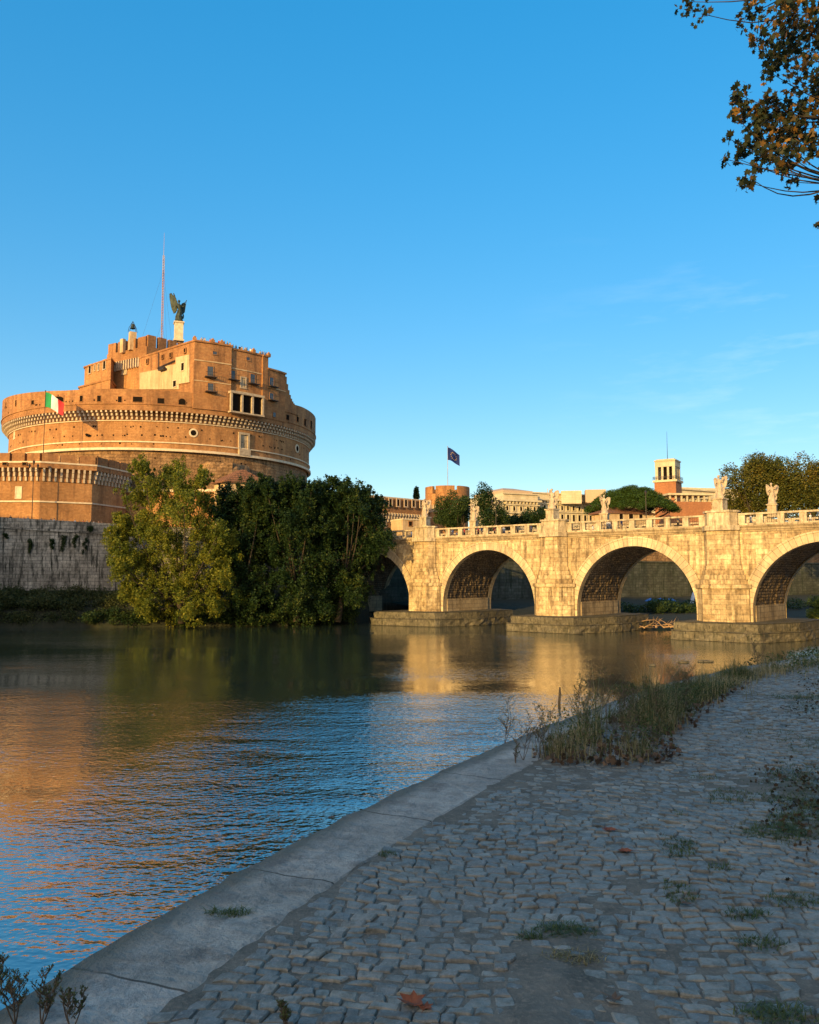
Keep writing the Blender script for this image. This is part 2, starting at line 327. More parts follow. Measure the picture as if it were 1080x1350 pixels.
# kerb strip
def kerb_mat():
    m, t, b, o = mat_new('worn pale kerb stone')
    n1 = noise(t, pos(t), 1.3, 6, .65); n2 = noise(t, pos(t), 9, 6, .7); n3 = noise(t, pos(t), .5, 3)
    col = mixc(t, ramp(t, n1, .3, .72), (.27, .26, .225), (.52, .50, .44))
    col = mixc(t, ramp(t, n2, .45, .8), col, (.18, .17, .145)); col = mixc(t, ramp(t, n3, .55, .75), col, (.33, .29, .21))
    uv = nd(t, 'ShaderNodeUVMap'); wb_ = nd(t, 'ShaderNodeVectorMath', {0: uv.outputs[0], 1: nd(t, 'ShaderNodeVectorMath', {0: nd(t, 'ShaderNodeTexNoise', {'Scale': 2.5, 'Detail': 3}).outputs[1], 1: (.10, .10, 0)}, operation='MULTIPLY').outputs[0]}, operation='ADD')
    br = nd(t, 'ShaderNodeTexBrick', {'Vector': wb_.outputs[0], 'Color1': (1, 1, 1, 1), 'Color2': (.74, .76, .74, 1), 'Mortar': (.22, .21, .19, 1), 'Scale': 1.0, 'Mortar Size': .010, 'Mortar Smooth': .6, 'Brick Width': 1.25, 'Row Height': 30})
    col = mixc(t, 1.0, col, br.outputs[0], 'MULTIPLY'); sx_ = nd(t, 'ShaderNodeSeparateXYZ', {0: uv.outputs[0]}); ed_ = nd(t, 'ShaderNodeMath', {0: sx_.outputs[1], 1: nd(t, 'ShaderNodeMath', {0: n1, 1: .35}, operation='MULTIPLY').outputs[0]}, operation='SUBTRACT').outputs[0]
    col = mixc(t, nd(t, 'ShaderNodeMapRange', {0: ed_, 1: -.12, 2: .02, 3: .8, 4: 0}).outputs[0], col, (.085, .09, .065))     # algae and wear along the river edge
    st_ = noise(t, pos(t), 3.5, 7, .75); col = mixc(t, ramp(t, st_, .52, .66), col, (.15, .145, .125))
    t.links.new(col, b.inputs['Base Color']); b.inputs['Roughness'].default_value = .8; b.inputs['Specular IOR Level'].default_value = .3
    bp = nd(t, 'ShaderNodeBump', {'Strength': 1.0, 'Distance': .045, 'Height': nd(t, 'ShaderNodeMath', {0: n1, 1: n2}, operation='ADD').outputs[0]}); t.links.new(bp.outputs[0], b.inputs['Normal'])
    return m
mk = kerb_mat(); kb = MB()
cols = [0.0, .02, .05, .09, .14, .20, .26, .32, .38, .44, .50, .55, SW]
rows = []
for i in range(len(E)):
    r = []
    for j, c in enumerate(cols):
        x, y = E[i]+Nn[i]*(c+(.035*fn(*E[i], 2.2, j)+.02*fn(*E[i], 6, j) if j in (0, 1, len(cols)-1) else 0))
        z = QZ+.004+.010*fn(x, y, 1.7)+.007*fn(x, y, 7)+.006*fn(x, y, 17)-(.03 if j == 0 else 0)-(.010 if j == len(cols)-1 else 0)
        r.append((x, y, z))
    rows.append([(r[0][0]-.0, r[0][1], -1.5)]+r)
arc = np.r_[0, np.cumsum(np.hypot(*np.diff(E, axis=0).T))]
for i in range(len(rows)-1):
    for j in range(len(rows[0])-1):
        cc = [-.5]+cols; kb.face([rows[i][j+1], rows[i][j], rows[i+1][j], rows[i+1][j+1]], [(arc[i], cc[j+1]), (arc[i], cc[j]), (arc[i+1], cc[j]), (arc[i+1], cc[j+1])])
nc = len(rows[0]); 0 and kb.add([p for r in rows for p in r], [(i*nc+j+1, i*nc+j, (i+1)*nc+j, (i+1)*nc+j+1) for i in range(len(rows)-1) for j in range(nc-1)])
tag(kb.build('quay_kerb', mk, smooth=False), kind='structure')
# earth bed between and under the stones; rises over them along the worn dirt track
def dirt(x, y):
    d = 0
    for (a, b, r, hgt) in DP:
        q = ((x-a)**2+(y-b)**2)/r**2; d = max(d, hgt*math.exp(-q*1.2))
    return d*(1+.5*fn(x, y, 5)+.45*fn(x, y, 15, 3))
DP = []
for px, py, r, hh in ((705, 1345, .15, .026), (725, 1295, .16, .026), (755, 1245, .15, .024), (790, 1195, .15, .016), (845, 1165, .14, .012), (655, 1350, .07, .016), (1040, 1040, .40, .016), (1075, 1090, .32, .016), (700, 1255, .12, .018)):
    p = onz(px, py, QZ); DP.append((p.x, p.y, r, hh))
def soil_mat():
    m, t, b, o = mat_new('packed earth')
    n = noise(t, pos(t), 6, 6, .7); n2 = noise(t, pos(t), 40, 4, .7)
    col = mixc(t, ramp(t, n, .3, .7), (.085, .088, .075), (.19, .18, .148)); col = mixc(t, ramp(t, n2, .5, .75), col, (.25, .215, .165))
    t.links.new(col, b.inputs['Base Color']); b.inputs['Roughness'].default_value = .95; b.inputs['Specular IOR Level'].default_value = .1
    bp = nd(t, 'ShaderNodeBump', {'Strength': .9, 'Distance': .01, 'Height': n2}); t.links.new(bp.outputs[0], b.inputs['Normal']); return m
msoil = soil_mat()
nr = 130; wmax = 11.0
sel = [i for i in range(len(E)) if -3 < E[i][1] < 30]
vs = []; us = np.concatenate([np.linspace(0, 5, nr), np.linspace(5.08, wmax, 60)])
sel2 = np.linspace(sel[0], sel[-1], 520)
EI = np.stack([np.interp(sel2, np.arange(len(E)), E[:, k]) for k in (0, 1)], 1); NI = np.stack([np.interp(sel2, np.arange(len(E)), Nn[:, k]) for k in (0, 1)], 1)
for i in range(len(EI)):
    for u in us:
        x, y = EI[i]+NI[i]*(SW-.06+u); vs.append((x, y, .006*max(0, 1-abs(u-.05)/.12)+QZ-.0050+.005*fn(x, y, 3)+.006*fn(x, y, 11, 2)+dirt(x, y)))
nu = len(us); sb = MB(); sb.add(vs, [(i*nu+j, i*nu+j+1, (i+1)*nu+j+1, (i+1)*nu+j) for i in range(len(EI)-1) for j in range(nu-1)])
tag(sb.build('quay_soil', msoil, smooth=True), kind='structure')
# lower quay beyond the modelled stones, and its face of soil further off
lq = MB(); A_, B_ = offs(SW-.05), offs(11.5)
for i in range(0, len(E)-1):
    lq.face([(*A_[i], QZ-.06), (*B_[i], QZ-.06), (*B_[i+1], QZ-.06), (*A_[i+1], QZ-.06)])
tag(lq.build('quay_ground', M_plain('far cobbles', (.10, .11, .115), (.06, .065, .066), .8, 9, bump=.5)), kind='structure')
# --- setts: irregular hand-cut basalt blocks, laid in wavering courses
def sett_mat():
    m, t, b, o = mat_new('basalt setts')
    g = nd(t, 'ShaderNodeNewGeometry'); n = noise(t, g.outputs['Position'], 14, 6, .7); n2 = noise(t, g.outputs['Position'], .8, 3); n3 = noise(t, g.outputs['Position'], 60, 4, .7)
    r = nd(t, 'ShaderNodeValToRGB', {0: g.outputs['Random Per Island']}); e = r.color_ramp.elements
    e[0].color = (.125, .135, .125, 1); e[1].color = (.29, .275, .225, 1); k = e.new(.35); k.color = (.215, .22, .185, 1); k = e.new(.7); k.color = (.165, .175, .16, 1); k = e.new(.93); k.color = (.26, .25, .20, 1)
    col = mixc(t, ramp(t, n, .42, .62), r.outputs[0], mixc(t, 1., r.outputs[0], (.55, .56, .53), 'MULTIPLY'))
    col = mixc(t, nd(t, 'ShaderNodeMath', {0: ramp(t, n2, .45, .7), 1: .55}, operation='MULTIPLY').outputs[0], col, (.20, .185, .15))
    col = mixc(t, nd(t, 'ShaderNodeMath', {0: ramp(t, n3, .55, .7), 1: .55}, operation='MULTIPLY').outputs[0], col, (.34, .32, .29))
    t.links.new(col, b.inputs['Base Color']); t.links.new(nd(t, 'ShaderNodeMapRange', {0: n, 1: .3, 2: .8, 3: .42, 4: .75}).outputs[0], b.inputs['Roughness'])
    b.inputs['Specular IOR Level'].default_value = .5
    bp = nd(t, 'ShaderNodeBump', {'Strength': 1.0, 'Distance': .016, 'Height': nd(t, 'ShaderNodeMath', {0: n, 1: nd(t, 'ShaderNodeMath', {0: n3, 1: .25}, operation='MULTIPLY').outputs[0]}, operation='ADD').outputs[0]}); t.links.new(bp.outputs[0], b.inputs['Normal'])
    return m
Epoly = E
def land_dist(x, y):                       # signed distance from the kerb's outer edge, + on the land side
    i = np.argmin(np.hypot(E[:, 0]-x, E[:, 1]-y)); return (x-E[i, 0])*Nn[i, 0]+(y-E[i, 1])*Nn[i, 1]
from mathutils.kdtree import KDTree
kd = KDTree(len(E)); [kd.insert((p[0], p[1], 0), i) for i, p in enumerate(E)]; kd.balance()
def ld(x, y):
    i = kd.find((x, y, 0))[1]; return (x-E[i, 0])*Nn[i, 0]+(y-E[i, 1])*Nn[i, 1]
SV_, SF_ = [], []; rs = random.Random(3)
rot = R_(-9); cr_, sr_ = math.cos(rot), math.sin(rot)
def wave(u, v): return v+.16*math.sin(u*.75+v*.35)+.07*math.sin(u*1.9+1.3*v)+.12*fn(u, v, .9, 2)+.035*fn(u, v, 3.1, 4)
v = -3.2
while v < 31:
    hrow = rs.uniform(.052, .078); u = -7+rs.uniform(0, .1); jl0 = jl1 = rs.uniform(-.01, .01)
    while u < 27:
        wd = rs.uniform(.066, .122); jr0, jr1 = rs.uniform(-.015, .015), rs.uniform(-.015, .015)
        cx_, cy_ = u+wd/2, wave(u, v)+hrow/2
        X0, Y0 = cr_*cx_-sr_*cy_, sr_*cx_+cr_*cy_
        if Y0 > -2.2 and Y0 < 26 and -8 < X0 < .62*max(Y0, 0)+4.2:
            D = ld(X0, Y0)
            if D > SW+.028+.03*fn(X0, Y0, 2.5, 8):
                g = -.0005+rs.random()*.002
                loc = [(u+jl0+g, v+g), (u+wd*rs.uniform(.3, .7), v+g+rs.uniform(-.009, .012)), (u+wd+jr0-g, v+g), (u+wd+(jr0+jr1)/2-g+rs.uniform(-.006, .004), v+hrow*.5), (u+wd+jr1-g, v+hrow-g), (u+wd*rs.uniform(.3, .7), v+hrow-g+rs.uniform(-.012, .009)), (u+jl1+g, v+hrow-g), (u+(jl0+jl1)/2+g+rs.uniform(-.004, .006), v+hrow*.5)]
                P = []; rc = rs.uniform(.02, .10)
                for q_, (a, b) in enumerate(loc):
                    if q_ % 2 == 0: a, b = a+(cx_-a)*rc, b+(v+hrow/2-b)*rc
                    b = wave(a, b); P.append((cr_*a-sr_*b, sr_*a+cr_*b))
                sink = dirt(X0, Y0) > .02
                zt = QZ+rs.gauss(0, .0044)+.010*fn(X0, Y0, .7, 5); tx, ty = rs.gauss(0, .06), rs.gauss(0, .06)
                b0 = len(SV_); dome = rs.uniform(.0, .003)
                for s, dz in ((1.0, -.045), (.985, -.007), (.86, -.0005)):
                    for q in P:
                        x, y = X0+(q[0]-X0)*s, Y0+(q[1]-Y0)*s
                        SV_.append((x, y, zt+dz+(x-X0)*tx+(y-Y0)*ty))
                SV_.append((X0, Y0, zt+dome))
                for k in range(2):
                    SF_ += [(b0+k*8+i, b0+k*8+(i+1) % 8, b0+k*8+8+(i+1) % 8, b0+k*8+8+i) for i in range(8)]
                SF_ += [(b0+16+i, b0+16+(i+1) % 8, b0+24) for i in range(8)]
        u += wd; jl0, jl1 = jr0, jr1
    v += hrow
me = bpy.data.meshes.new('cobblestone_paving'); me.from_pydata(SV_, [], SF_); me.polygons.foreach_set('use_smooth', [False]*len(SF_))
tag(link(me, 'cobblestone_paving', sett_mat(), None, (0, 0, 0)), kind='structure')
print('setts', len(SV_)//25)

# --- land on the castle side, and its wall line
WL = [(-420, -260), (-175, -70), (-116, 0), (-99, 50), (-88, 100), (-71.5, 143), (-52, 146), (-33, 154), (-14, 162)]
WTOP = [18.8, 18.8, 18.8, 18.8, 18.8, 18.7, 17.7, 17.1, 16.7]
WR = [(-14, 162), (20, 186), (62, 214), (92, 228), (150, 250), (420, 350), (1200, 520)]
GZ = 15.4
land = MB()
poly = WL+WR[1:]+[(4000, 900), (4000, 6000), (-5000, 6000), (-5000, -1500)]
land.face([(x, y, GZ) for x, y in poly]); M['ground'] = M_plain('far city ground', (.16, .13, .09), (.10, .10, .06), .9, .05)
tag(land.build('city_ground', M['ground']), kind='structure')
def wallrun(mb, P, z0, ztop, th, front):
    """front = +1: land lies to the left of the run"""
    P = [Vector(p) for p in P]; n = len(P); Q = []
    for i, p in enumerate(P):
        d = (P[min(i+1, n-1)]-P[max(i-1, 0)]).normalized(); Q.append(p+Vector((-d.y, d.x))*th*front)
    for i in range(n-1):
        a, b, c, d = P[i], P[i+1], Q[i+1], Q[i]; za, zb = ztop[i], ztop[i+1]
        mb.add([(a.x, a.y, z0), (b.x, b.y, z0), (b.x, b.y, zb), (a.x, a.y, za), (d.x, d.y, z0), (c.x, c.y, z0), (c.x, c.y, zb), (d.x, d.y, za)],
               [(0, 1, 2, 3), (3, 2, 6, 7), (7, 6, 5, 4), (0, 3, 7, 4), (1, 5, 6, 2)])
def shift(P, w):
    P = [Vector(p) for p in P]; n = len(P); Q = []
    for i, p in enumerate(P):
        d = (P[min(i+1, n-1)]-P[max(i-1, 0)]).normalized(); Q.append((p.x+d.y*w, p.y-d.x*w))
    return Q
def emb_wall(P, tops, label, mat, name='embankment_wall', cope=1.7, m2=None):
    root = empty(name, (P[len(P)//2][0], P[len(P)//2][1], 0), label, 'wall')
    a = MB(); wallrun(a, P, 0, [z-cope for z in tops], 1.4, 1); a.build('wall', mat, root)
    a = MB(); wallrun(a, shift(P, -.12), 0+min(tops)-cope-1, tops, .9, 1); a.build('parapet', m2 or mat, root)
    a = MB(); Pc = shift(P, .28)
    P2 = [Vector(p) for p in Pc]
    for i in range(len(P)-1):
        q = shift(P, -.1)
        za, zb = tops[i]-cope, tops[i+1]-cope
        a.add([(*Pc[i], za-.28), (*Pc[i+1], zb-.28), (*Pc[i+1], zb+.06), (*Pc[i], za+.06), (*q[i], za+.1), (*q[i+1], zb+.1), (*q[i], za-.3), (*q[i+1], zb-.3)], [(0, 1, 2, 3), (3, 2, 5, 4), (1, 0, 6, 7)])
    a.build('coping', mat, root); return root
emb_wall(WL, WTOP, 'tall grey stone river wall streaked with black stains, left of the trees', M['wall'])
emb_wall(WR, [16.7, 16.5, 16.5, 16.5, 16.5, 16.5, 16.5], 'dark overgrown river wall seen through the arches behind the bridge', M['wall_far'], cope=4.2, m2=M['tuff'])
# our own side: wall and street behind the lower quay (out of frame to the right and behind)
OW = [(1000, 760), (300, 330), (120, 105), (62, 55), (30, 24), (17, 8), (11, -2), (4, -16), (-16, -48), (-60, -84), (-160, -130), (-420, -420)]
emb_wall(OW, [16.3]*len(OW), 'travertine retaining wall along the near lower quay', M['wall'])
land2 = MB(); land2.face([(x, y, 15.2) for x, y in OW+[(-420, -3000), (3000, -3000), (3000, 760)]]); tag(land2.build('city_ground', M['ground']), kind='structure')
# river bank under the castle-side wall
def bank(P, W, zwall, name, mat, nx=60, ny=14, za=-.4):
    """P shoreline, W wall-foot polyline; both resampled"""
    def res(Q, n):
        Q = np.array(Q, float); d = np.r_[0, np.cumsum(np.hypot(*np.diff(Q, axis=0).T))]; s = np.linspace(0, d[-1], n); return np.stack([np.interp(s, d, Q[:, 0]), np.interp(s, d, Q[:, 1])], 1)
    a, b = res(P, nx), res(W, nx); vs = []
    for i in range(nx):
        for j in range(ny):
            f = j/(ny-1); x, y = a[i]*(1-f)+b[i]*f; wob = fn(x, y, .25)*.6+fn(x, y, .9)*.25
            z = za+(zwall-za)*(f**.55)+wob*min(1, f*4)*(1-f*.5); vs.append((x+.8*fn(x, y, .3, 4)*(1-f), y+1.2*fn(x, y, .22, 5)*(1-f), z))
    m = MB(); m.add(vs, [(i*ny+j, (i+1)*ny+j, (i+1)*ny+j+1, i*ny+j+1) for i in range(nx-1) for j in range(ny-1)])
    return tag(m.build(name, mat, smooth=True), kind='structure')
M['bank'] = M_plain('muddy bank', (.030, .030, .018), (.016, .02, .010), .95, .7, bump=.8, dist=.3)
bank([(-103, -5), (-90, 50), (-79, 98), (-66, 132.5), (-40, 137), (-18, 141), (-9, 149), (-8, 156)], [(-114, -5), (-98.5, 50), (-87.6, 100), (-71.5, 143.3), (-52, 146.3), (-33, 154.3), (-14, 162.3), (-8, 164)], 6.0, 'river_bank', M['bank'])
bank([(8, 158), (24, 154), (39, 136.5), (48, 134.5), (58, 146), (80, 160), (130, 186), (260, 240)], [(-4, 168.3), (14, 181), (30, 191), (46, 203), (62, 213.3), (92, 227.3), (150, 249.3), (300, 303)], 3.2, 'river_bank', M['bank'])
# ================================================================= FOLIAGE
def unit(n): 
    a = rng.normal(size=(n, 3)); return a/np.linalg.norm(a, axis=1)[:, None]
def leaf_quads(C, size, up=.25, asp=.62):
    n = len(C); N = unit(n); N[:, 2] = np.abs(N[:, 2])+up; N /= np.linalg.norm(N, axis=1)[:, None]
    A = np.cross(N, unit(n)); A /= np.linalg.norm(A, axis=1)[:, None]; B = np.cross(N, A)
    s = size*rng.uniform(.6, 1.25, n)[:, None]; A = A*s*.5; B = B*s*asp*.5; dip = N*s*.08
    return np.stack([C-A, C-B*1.0+dip, C+A, C+B+dip], 1).reshape(-1, 3)
LOBE = [(0, -.5), (.18, -.28), (.5, -.22), (.33, .02), (.46, .30), (.17, .22), (0, .55), (-.17, .22), (-.46, .30), (-.33, .02), (-.5, -.22), (-.18, -.28)]
def leaf_lobed(C, size):
    n = len(C); N = unit(n); N[:, 1] -= .2; N /= np.linalg.norm(N, axis=1)[:, None]
    A = np.cross(N, unit(n)); A /= np.linalg.norm(A, axis=1)[:, None]; B = np.cross(N, A); s = (size*rng.uniform(.55, 1.2, n))
    out = np.empty((n, 12, 3))
    for k, (a, b) in enumerate(LOBE):
        curl = -.22*(a*a+b*b)
        out[:, k] = C+(A*a+B*b+N*curl)*s[:, None]
    return out.reshape(-1, 3)
def clump_points(cl, n, shell=.5):
    """cl: list of (x,y,z, rx,ry,rz)"""
    cl = np.array(cl, float); vol = (cl[:, 3]*cl[:, 4]*cl[:, 5])**.75; idx = rng.choice(len(cl), n, p=vol/vol.sum())
    if shell < 0:      # loose upright sprays: small sub-sprays scattered about each clump
        ns = len(cl)*14; si = rng.integers(0, len(cl), ns); sc = cl[si, :3]+rng.normal(size=(ns, 3))*cl[si, 3:6]*.62; sr = cl[si, 3]*rng.uniform(.16, .40, ns); j = rng.integers(0, ns, n)
        g = rng.normal(size=(n, 3))*.62; g[:, 2] *= 1.35; return sc[j]+g*sr[j][:, None]
    u = unit(n); rad = (shell+(1-shell)*rng.random(n)**.6)*(1+.18*rng.normal(size=n)*.6)
    return cl[idx, :3]+u*cl[idx, 3:6]*rad[:, None]
def limb(a, b, sag=.1, k=5):
    a, b = Vector(a), Vector(b); d = b-a; o = Vector((rng.normal(), rng.normal(), 0))*d.length*.06
    return [a+d*(i/k)+o*math.sin(math.pi*i/k)+Vector((0, 0, -sag*d.length*math.sin(math.pi*i/k)*.5)) for i in range(k+1)]
def tree(name, label, cat, base, clumps, nleaf, lsize, mat, trunk_r=.5, group=None, bark='bark', shell=.45, fork=.35, stems=None, up=.25):
    base = Vector(base); r = empty(name, base, label, cat, group)
    cz = np.mean([c[2] for c in clumps]); cx = np.mean([c[0] for c in clumps]); cy = np.mean([c[1] for c in clumps])
    t = MB(); f = Vector((base.x+(cx-base.x)*.4, base.y+(cy-base.y)*.4, base.z+(cz-base.z)*fork))
    t.tube([base-Vector((0, 0, .5)), base*.5+f*.5+Vector((trunk_r*.4, 0, 0)), f], [trunk_r*1.25, trunk_r*.9, trunk_r*.75], 9)
    t.build('trunk', M[bark], r, smooth=True)
    for c in (clumps if len(clumps) < 26 else clumps[::max(1, len(clumps)//24)]):
        l = MB(); rr = trunk_r*.42; l.tube(limb(f, (c[0], c[1], c[2]-c[5]*.2)), [rr*(1-i/6.5) for i in range(6)], 6); l.build('limb', M[bark], r, smooth=True)
    C = clump_points(clumps, nleaf, shell)
    np_mesh('crown', leaf_quads(C, lsize, up), 4, M[mat], r)
    return r
def ellip_clumps(c, rad, n, cr, tall=1.3, lo=-.9, seed=0, fill=.35):
    rg = np.random.default_rng(seed); out = []
    while len(out) < n:
        u = rg.normal(size=3); u /= np.linalg.norm(u)
        if u[2] < lo: continue
        f = rg.uniform(fill, 1)**.5; k = rg.uniform(.65, 1.25)*cr
        out.append((c[0]+u[0]*rad[0]*f, c[1]+u[1]*rad[1]*f, c[2]+u[2]*rad[2]*f, k, k, k*tall))
    return out
def px_clumps(L, Y, dy, m, tall=1.25, seed=1, sub=3):
    """clump outline read off the photograph, given real depth: (px, py, radius m)"""
    rg = np.random.default_rng(seed); out = []
    for (px, py, rr) in L:
        p = at(px, py, Y+rg.uniform(-dy, dy)*.6)
        for s in range(sub):
            u = rg.normal(size=3); u /= np.linalg.norm(u); k = rr*rg.uniform(.5, .85)
            out.append((p.x+u[0]*rr*.6, p.y+u[1]*dy*.55+rg.uniform(-1, 1)*dy*.35, p.z+u[2]*rr*.6, k, k, k*tall))
    return out
# sunlit tree on the bank
L1 = [(225, 622, 1.6), (205, 640, 1.8), (190, 625, 1.4), (245, 640, 1.8), (262, 630, 1.3), (180, 655, 1.5), (215, 670, 2.6), (250, 672, 2.3), (268, 660, 1.5), (185, 690, 1.9), (158, 690, 1.2), (155, 705, 1.5), (165, 725, 2), (200, 710, 2.4), (235, 710, 2.6), (270, 700, 2), (290, 705, 1.6), (300, 725, 1.9), (308, 712, 1.1), (275, 735, 2.4), (240, 745, 2.6), (205, 745, 2.4), (175, 750, 2.2), (160, 745, 1.4), (180, 775, 2), (210, 778, 2.2), (245, 780, 2.2), (275, 772, 2.1), (295, 760, 1.6), (225, 800, 1.8), (195, 798, 1.6), (260, 800, 1.7), (286, 795, 1.2), (295, 745, 1.3), (170, 705, 1.6)]
tree('poplar_tree', 'broad yellow-green sunlit tree at the water edge in front of the grey river wall', 'tree', (-37.5, 136, 1.2), px_clumps(L1, 134, 5.5, 1, seed=4, sub=5), 140000, .34, 'leaf_sun', .55, fork=.25, shell=-1)
# darker trees to its right, down to the bridge
D1 = [(303, 660, 1.6), (294, 676, 1.4), (322, 652, 1.7), (310, 680, 2.6), (335, 690, 2.4), (325, 720, 2.8), (345, 665, 1.7), (320, 760, 2.8), (350, 740, 2.6), (345, 785, 2.6), (318, 795, 2.2), (372, 770, 2), (310, 740, 2.6), (335, 645, 1.3), (345, 700, 2.6), (305, 700, 2), (330, 805, 2), (360, 805, 2.2)]
D2 = [(365, 660, 2.2), (380, 665, 2.4), (400, 670, 2.4), (345, 655, 1.6), (390, 700, 2.6), (370, 700, 2.6), (405, 705, 2.6), (420, 700, 2.2), (350, 680, 2.2),(355, 645, 1.5), (372, 654, 2), (388, 644, 1.4), (400, 655, 2), (365, 680, 2.5), (395, 690, 2.8), (380, 720, 3), (415, 680, 2.2), (412, 720, 2.6), (395, 755, 2.8), (420, 765, 2.4), (385, 790, 2.6), (415, 795, 2.2), (355, 660, 2), (378, 645, 1.2), (412, 645, 1.2), (425, 660, 2), (360, 720, 2.6), (395, 808, 2), (425, 740, 2.4)]
D3 = [(435, 665, 2.2), (455, 662, 2.2), (475, 668, 2.2), (445, 700, 2.6), (435, 720, 2.4), (460, 700, 2.4),(430, 645, 1.2), (442, 653, 1.8), (458, 645, 1.3), (470, 656, 1.7), (485, 662, 1.4), (495, 668, 1.5), (450, 680, 2.6), (480, 685, 2.4), (500, 692, 1.5), (505, 710, 1.4), (488, 715, 2.2), (455, 720, 2.8), (440, 755, 2.6), (470, 745, 2.4), (445, 790, 2.4), (470, 780, 1.9), (430, 700, 2.4), (425, 665, 2), (470, 700, 2.4), (440, 637, .8), (480, 650, 1.0), (430, 790, 2.4), (455, 765, 2.2), (485, 735, 1.8), (495, 720, 1.6)]
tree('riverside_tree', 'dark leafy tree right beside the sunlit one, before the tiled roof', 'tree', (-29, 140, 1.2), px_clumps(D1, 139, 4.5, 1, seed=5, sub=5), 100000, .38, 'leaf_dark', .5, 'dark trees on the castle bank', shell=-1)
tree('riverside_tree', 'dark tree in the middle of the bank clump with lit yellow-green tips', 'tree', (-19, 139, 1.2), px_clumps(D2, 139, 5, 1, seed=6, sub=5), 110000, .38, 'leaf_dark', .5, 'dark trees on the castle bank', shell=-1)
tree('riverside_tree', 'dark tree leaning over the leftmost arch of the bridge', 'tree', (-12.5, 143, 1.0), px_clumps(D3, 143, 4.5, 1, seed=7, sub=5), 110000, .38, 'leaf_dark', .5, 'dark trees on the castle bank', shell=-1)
# shrubs of the bank: one uncountable mass
def shrubs(name, label, cells, n, size, mat):
    o = np_mesh(name, leaf_quads(clump_points(cells, n, .4), size), 4, M[mat], None, (cells[0][0], cells[0][1], 0)); return tag(o, label, 'shrubs', kind='stuff')
def bank_cells(P, n, r0, r1, zf, seed, spread=2.2):
    rg = np.random.default_rng(seed); P = np.array(P, float); out = []
    for i in range(n):
        k = rg.integers(0, len(P)-1); f = rg.random(); p = P[k]*(1-f)+P[k+1]*f; rr = rg.uniform(r0, r1)
        out.append((p[0]+rg.normal()*spread*.5, p[1]+rg.normal()*spread, zf(p)+rg.uniform(-.3, .6)*rr, rr, rr, rr*.75))
    return out
shrubs('bank_shrubs', 'low dark green bushes along the foot of the grey river wall', bank_cells([(-86, 95, 3), (-72, 134, 3.4), (-67, 137, 3.6), (-58, 139.5, 3.4), (-46, 142, 3)], 150, 1.2, 2.3, lambda p: p[2], 3, 1.6)+bank_cells([(-84, 95, 4.6), (-71, 138.5, 5.0), (-58, 142, 4.8), (-46, 144, 4.2)], 90, 1.1, 2.0, lambda p: p[2], 13, .8)+bank_cells([(-80, 95, 1.2), (-66.5, 134, 1.2), (-58, 135.5, 1.2), (-46, 138, 1.2)], 90, .9, 1.6, lambda p: p[2], 14, .5), 120000, .30, 'leaf_shrub')
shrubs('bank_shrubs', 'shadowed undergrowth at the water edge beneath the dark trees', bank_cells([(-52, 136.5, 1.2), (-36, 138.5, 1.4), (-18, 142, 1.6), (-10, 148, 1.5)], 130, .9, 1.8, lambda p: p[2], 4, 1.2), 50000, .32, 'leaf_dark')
shrubs('bank_shrubs', 'rounded green bushes on the far bank seen through the middle arch', bank_cells([(30, 160, 2.2), (46, 158, 2.2), (58, 165, 2.2), (74, 176, 2.2), (120, 200, 2)], 110, 1.0, 2.0, lambda p: p[2], 5, 2.0), 34000, .35, 'leaf_mid')
bb = at(1074, 806, 150); tree('bush', 'yellow-green bush seen through the right-hand arch', 'bush', (bb.x, bb.y, 0.6), ellip_clumps((bb.x, bb.y, bb.z), (1.8, 1.8, 1.5), 10, 1.0, 1, seed=2), 3500, .3, 'leaf_sun', .12)
# hanging plants on the grey wall
for k, (px, py, ww, hh, lab) in enumerate(((84, 714, .8, 2.6, 'long dark ivy tuft hanging on the grey river wall, widest of the row'), (70, 716, .6, 1.6, 'short dark ivy tuft hanging left of the widest one on the river wall'), (98, 712, .5, 2.0, 'narrow dark ivy tuft right of the widest one on the river wall'), (112, 718, .4, 2.6, 'slender ivy streak on the river wall, near the sunlit tree'), (40, 718, .5, 2.1, 'dark ivy tuft under the coping, leftmost but one on the river wall'), (120, 697, .8, .9, 'clump of weeds growing in the parapet of the river wall'), (8, 706, .5, .8, 'small weed tuft at the far left of the river wall'))):
    # foot on the wall plane between (-71.5,143) and (-58,155)
    r = ray(px, py); a, b = Vector((-71.5, 143)), Vector((-52, 146)); d = b-a; s = (r.x*a.y-r.y*a.x)/(r.y*d.x-r.x*d.y); p = a+d*s
    z = CAMZ+r.z*p.y/r.y; cl = [(p.x+.05+rng.normal()*ww*.3, p.y-.25, z-hh*.5+hh*f, ww*(.5+.5*f), .3, hh*.22) for f in (0, .3, .55, .8)]
    tag(np_mesh('ivy_tuft', leaf_quads(clump_points(cl, 420, .2), .24), 4, M['leaf_dark'], None, (p.x, p.y, z-hh*.5)), lab, 'ivy', 'plants rooted in the river wall')
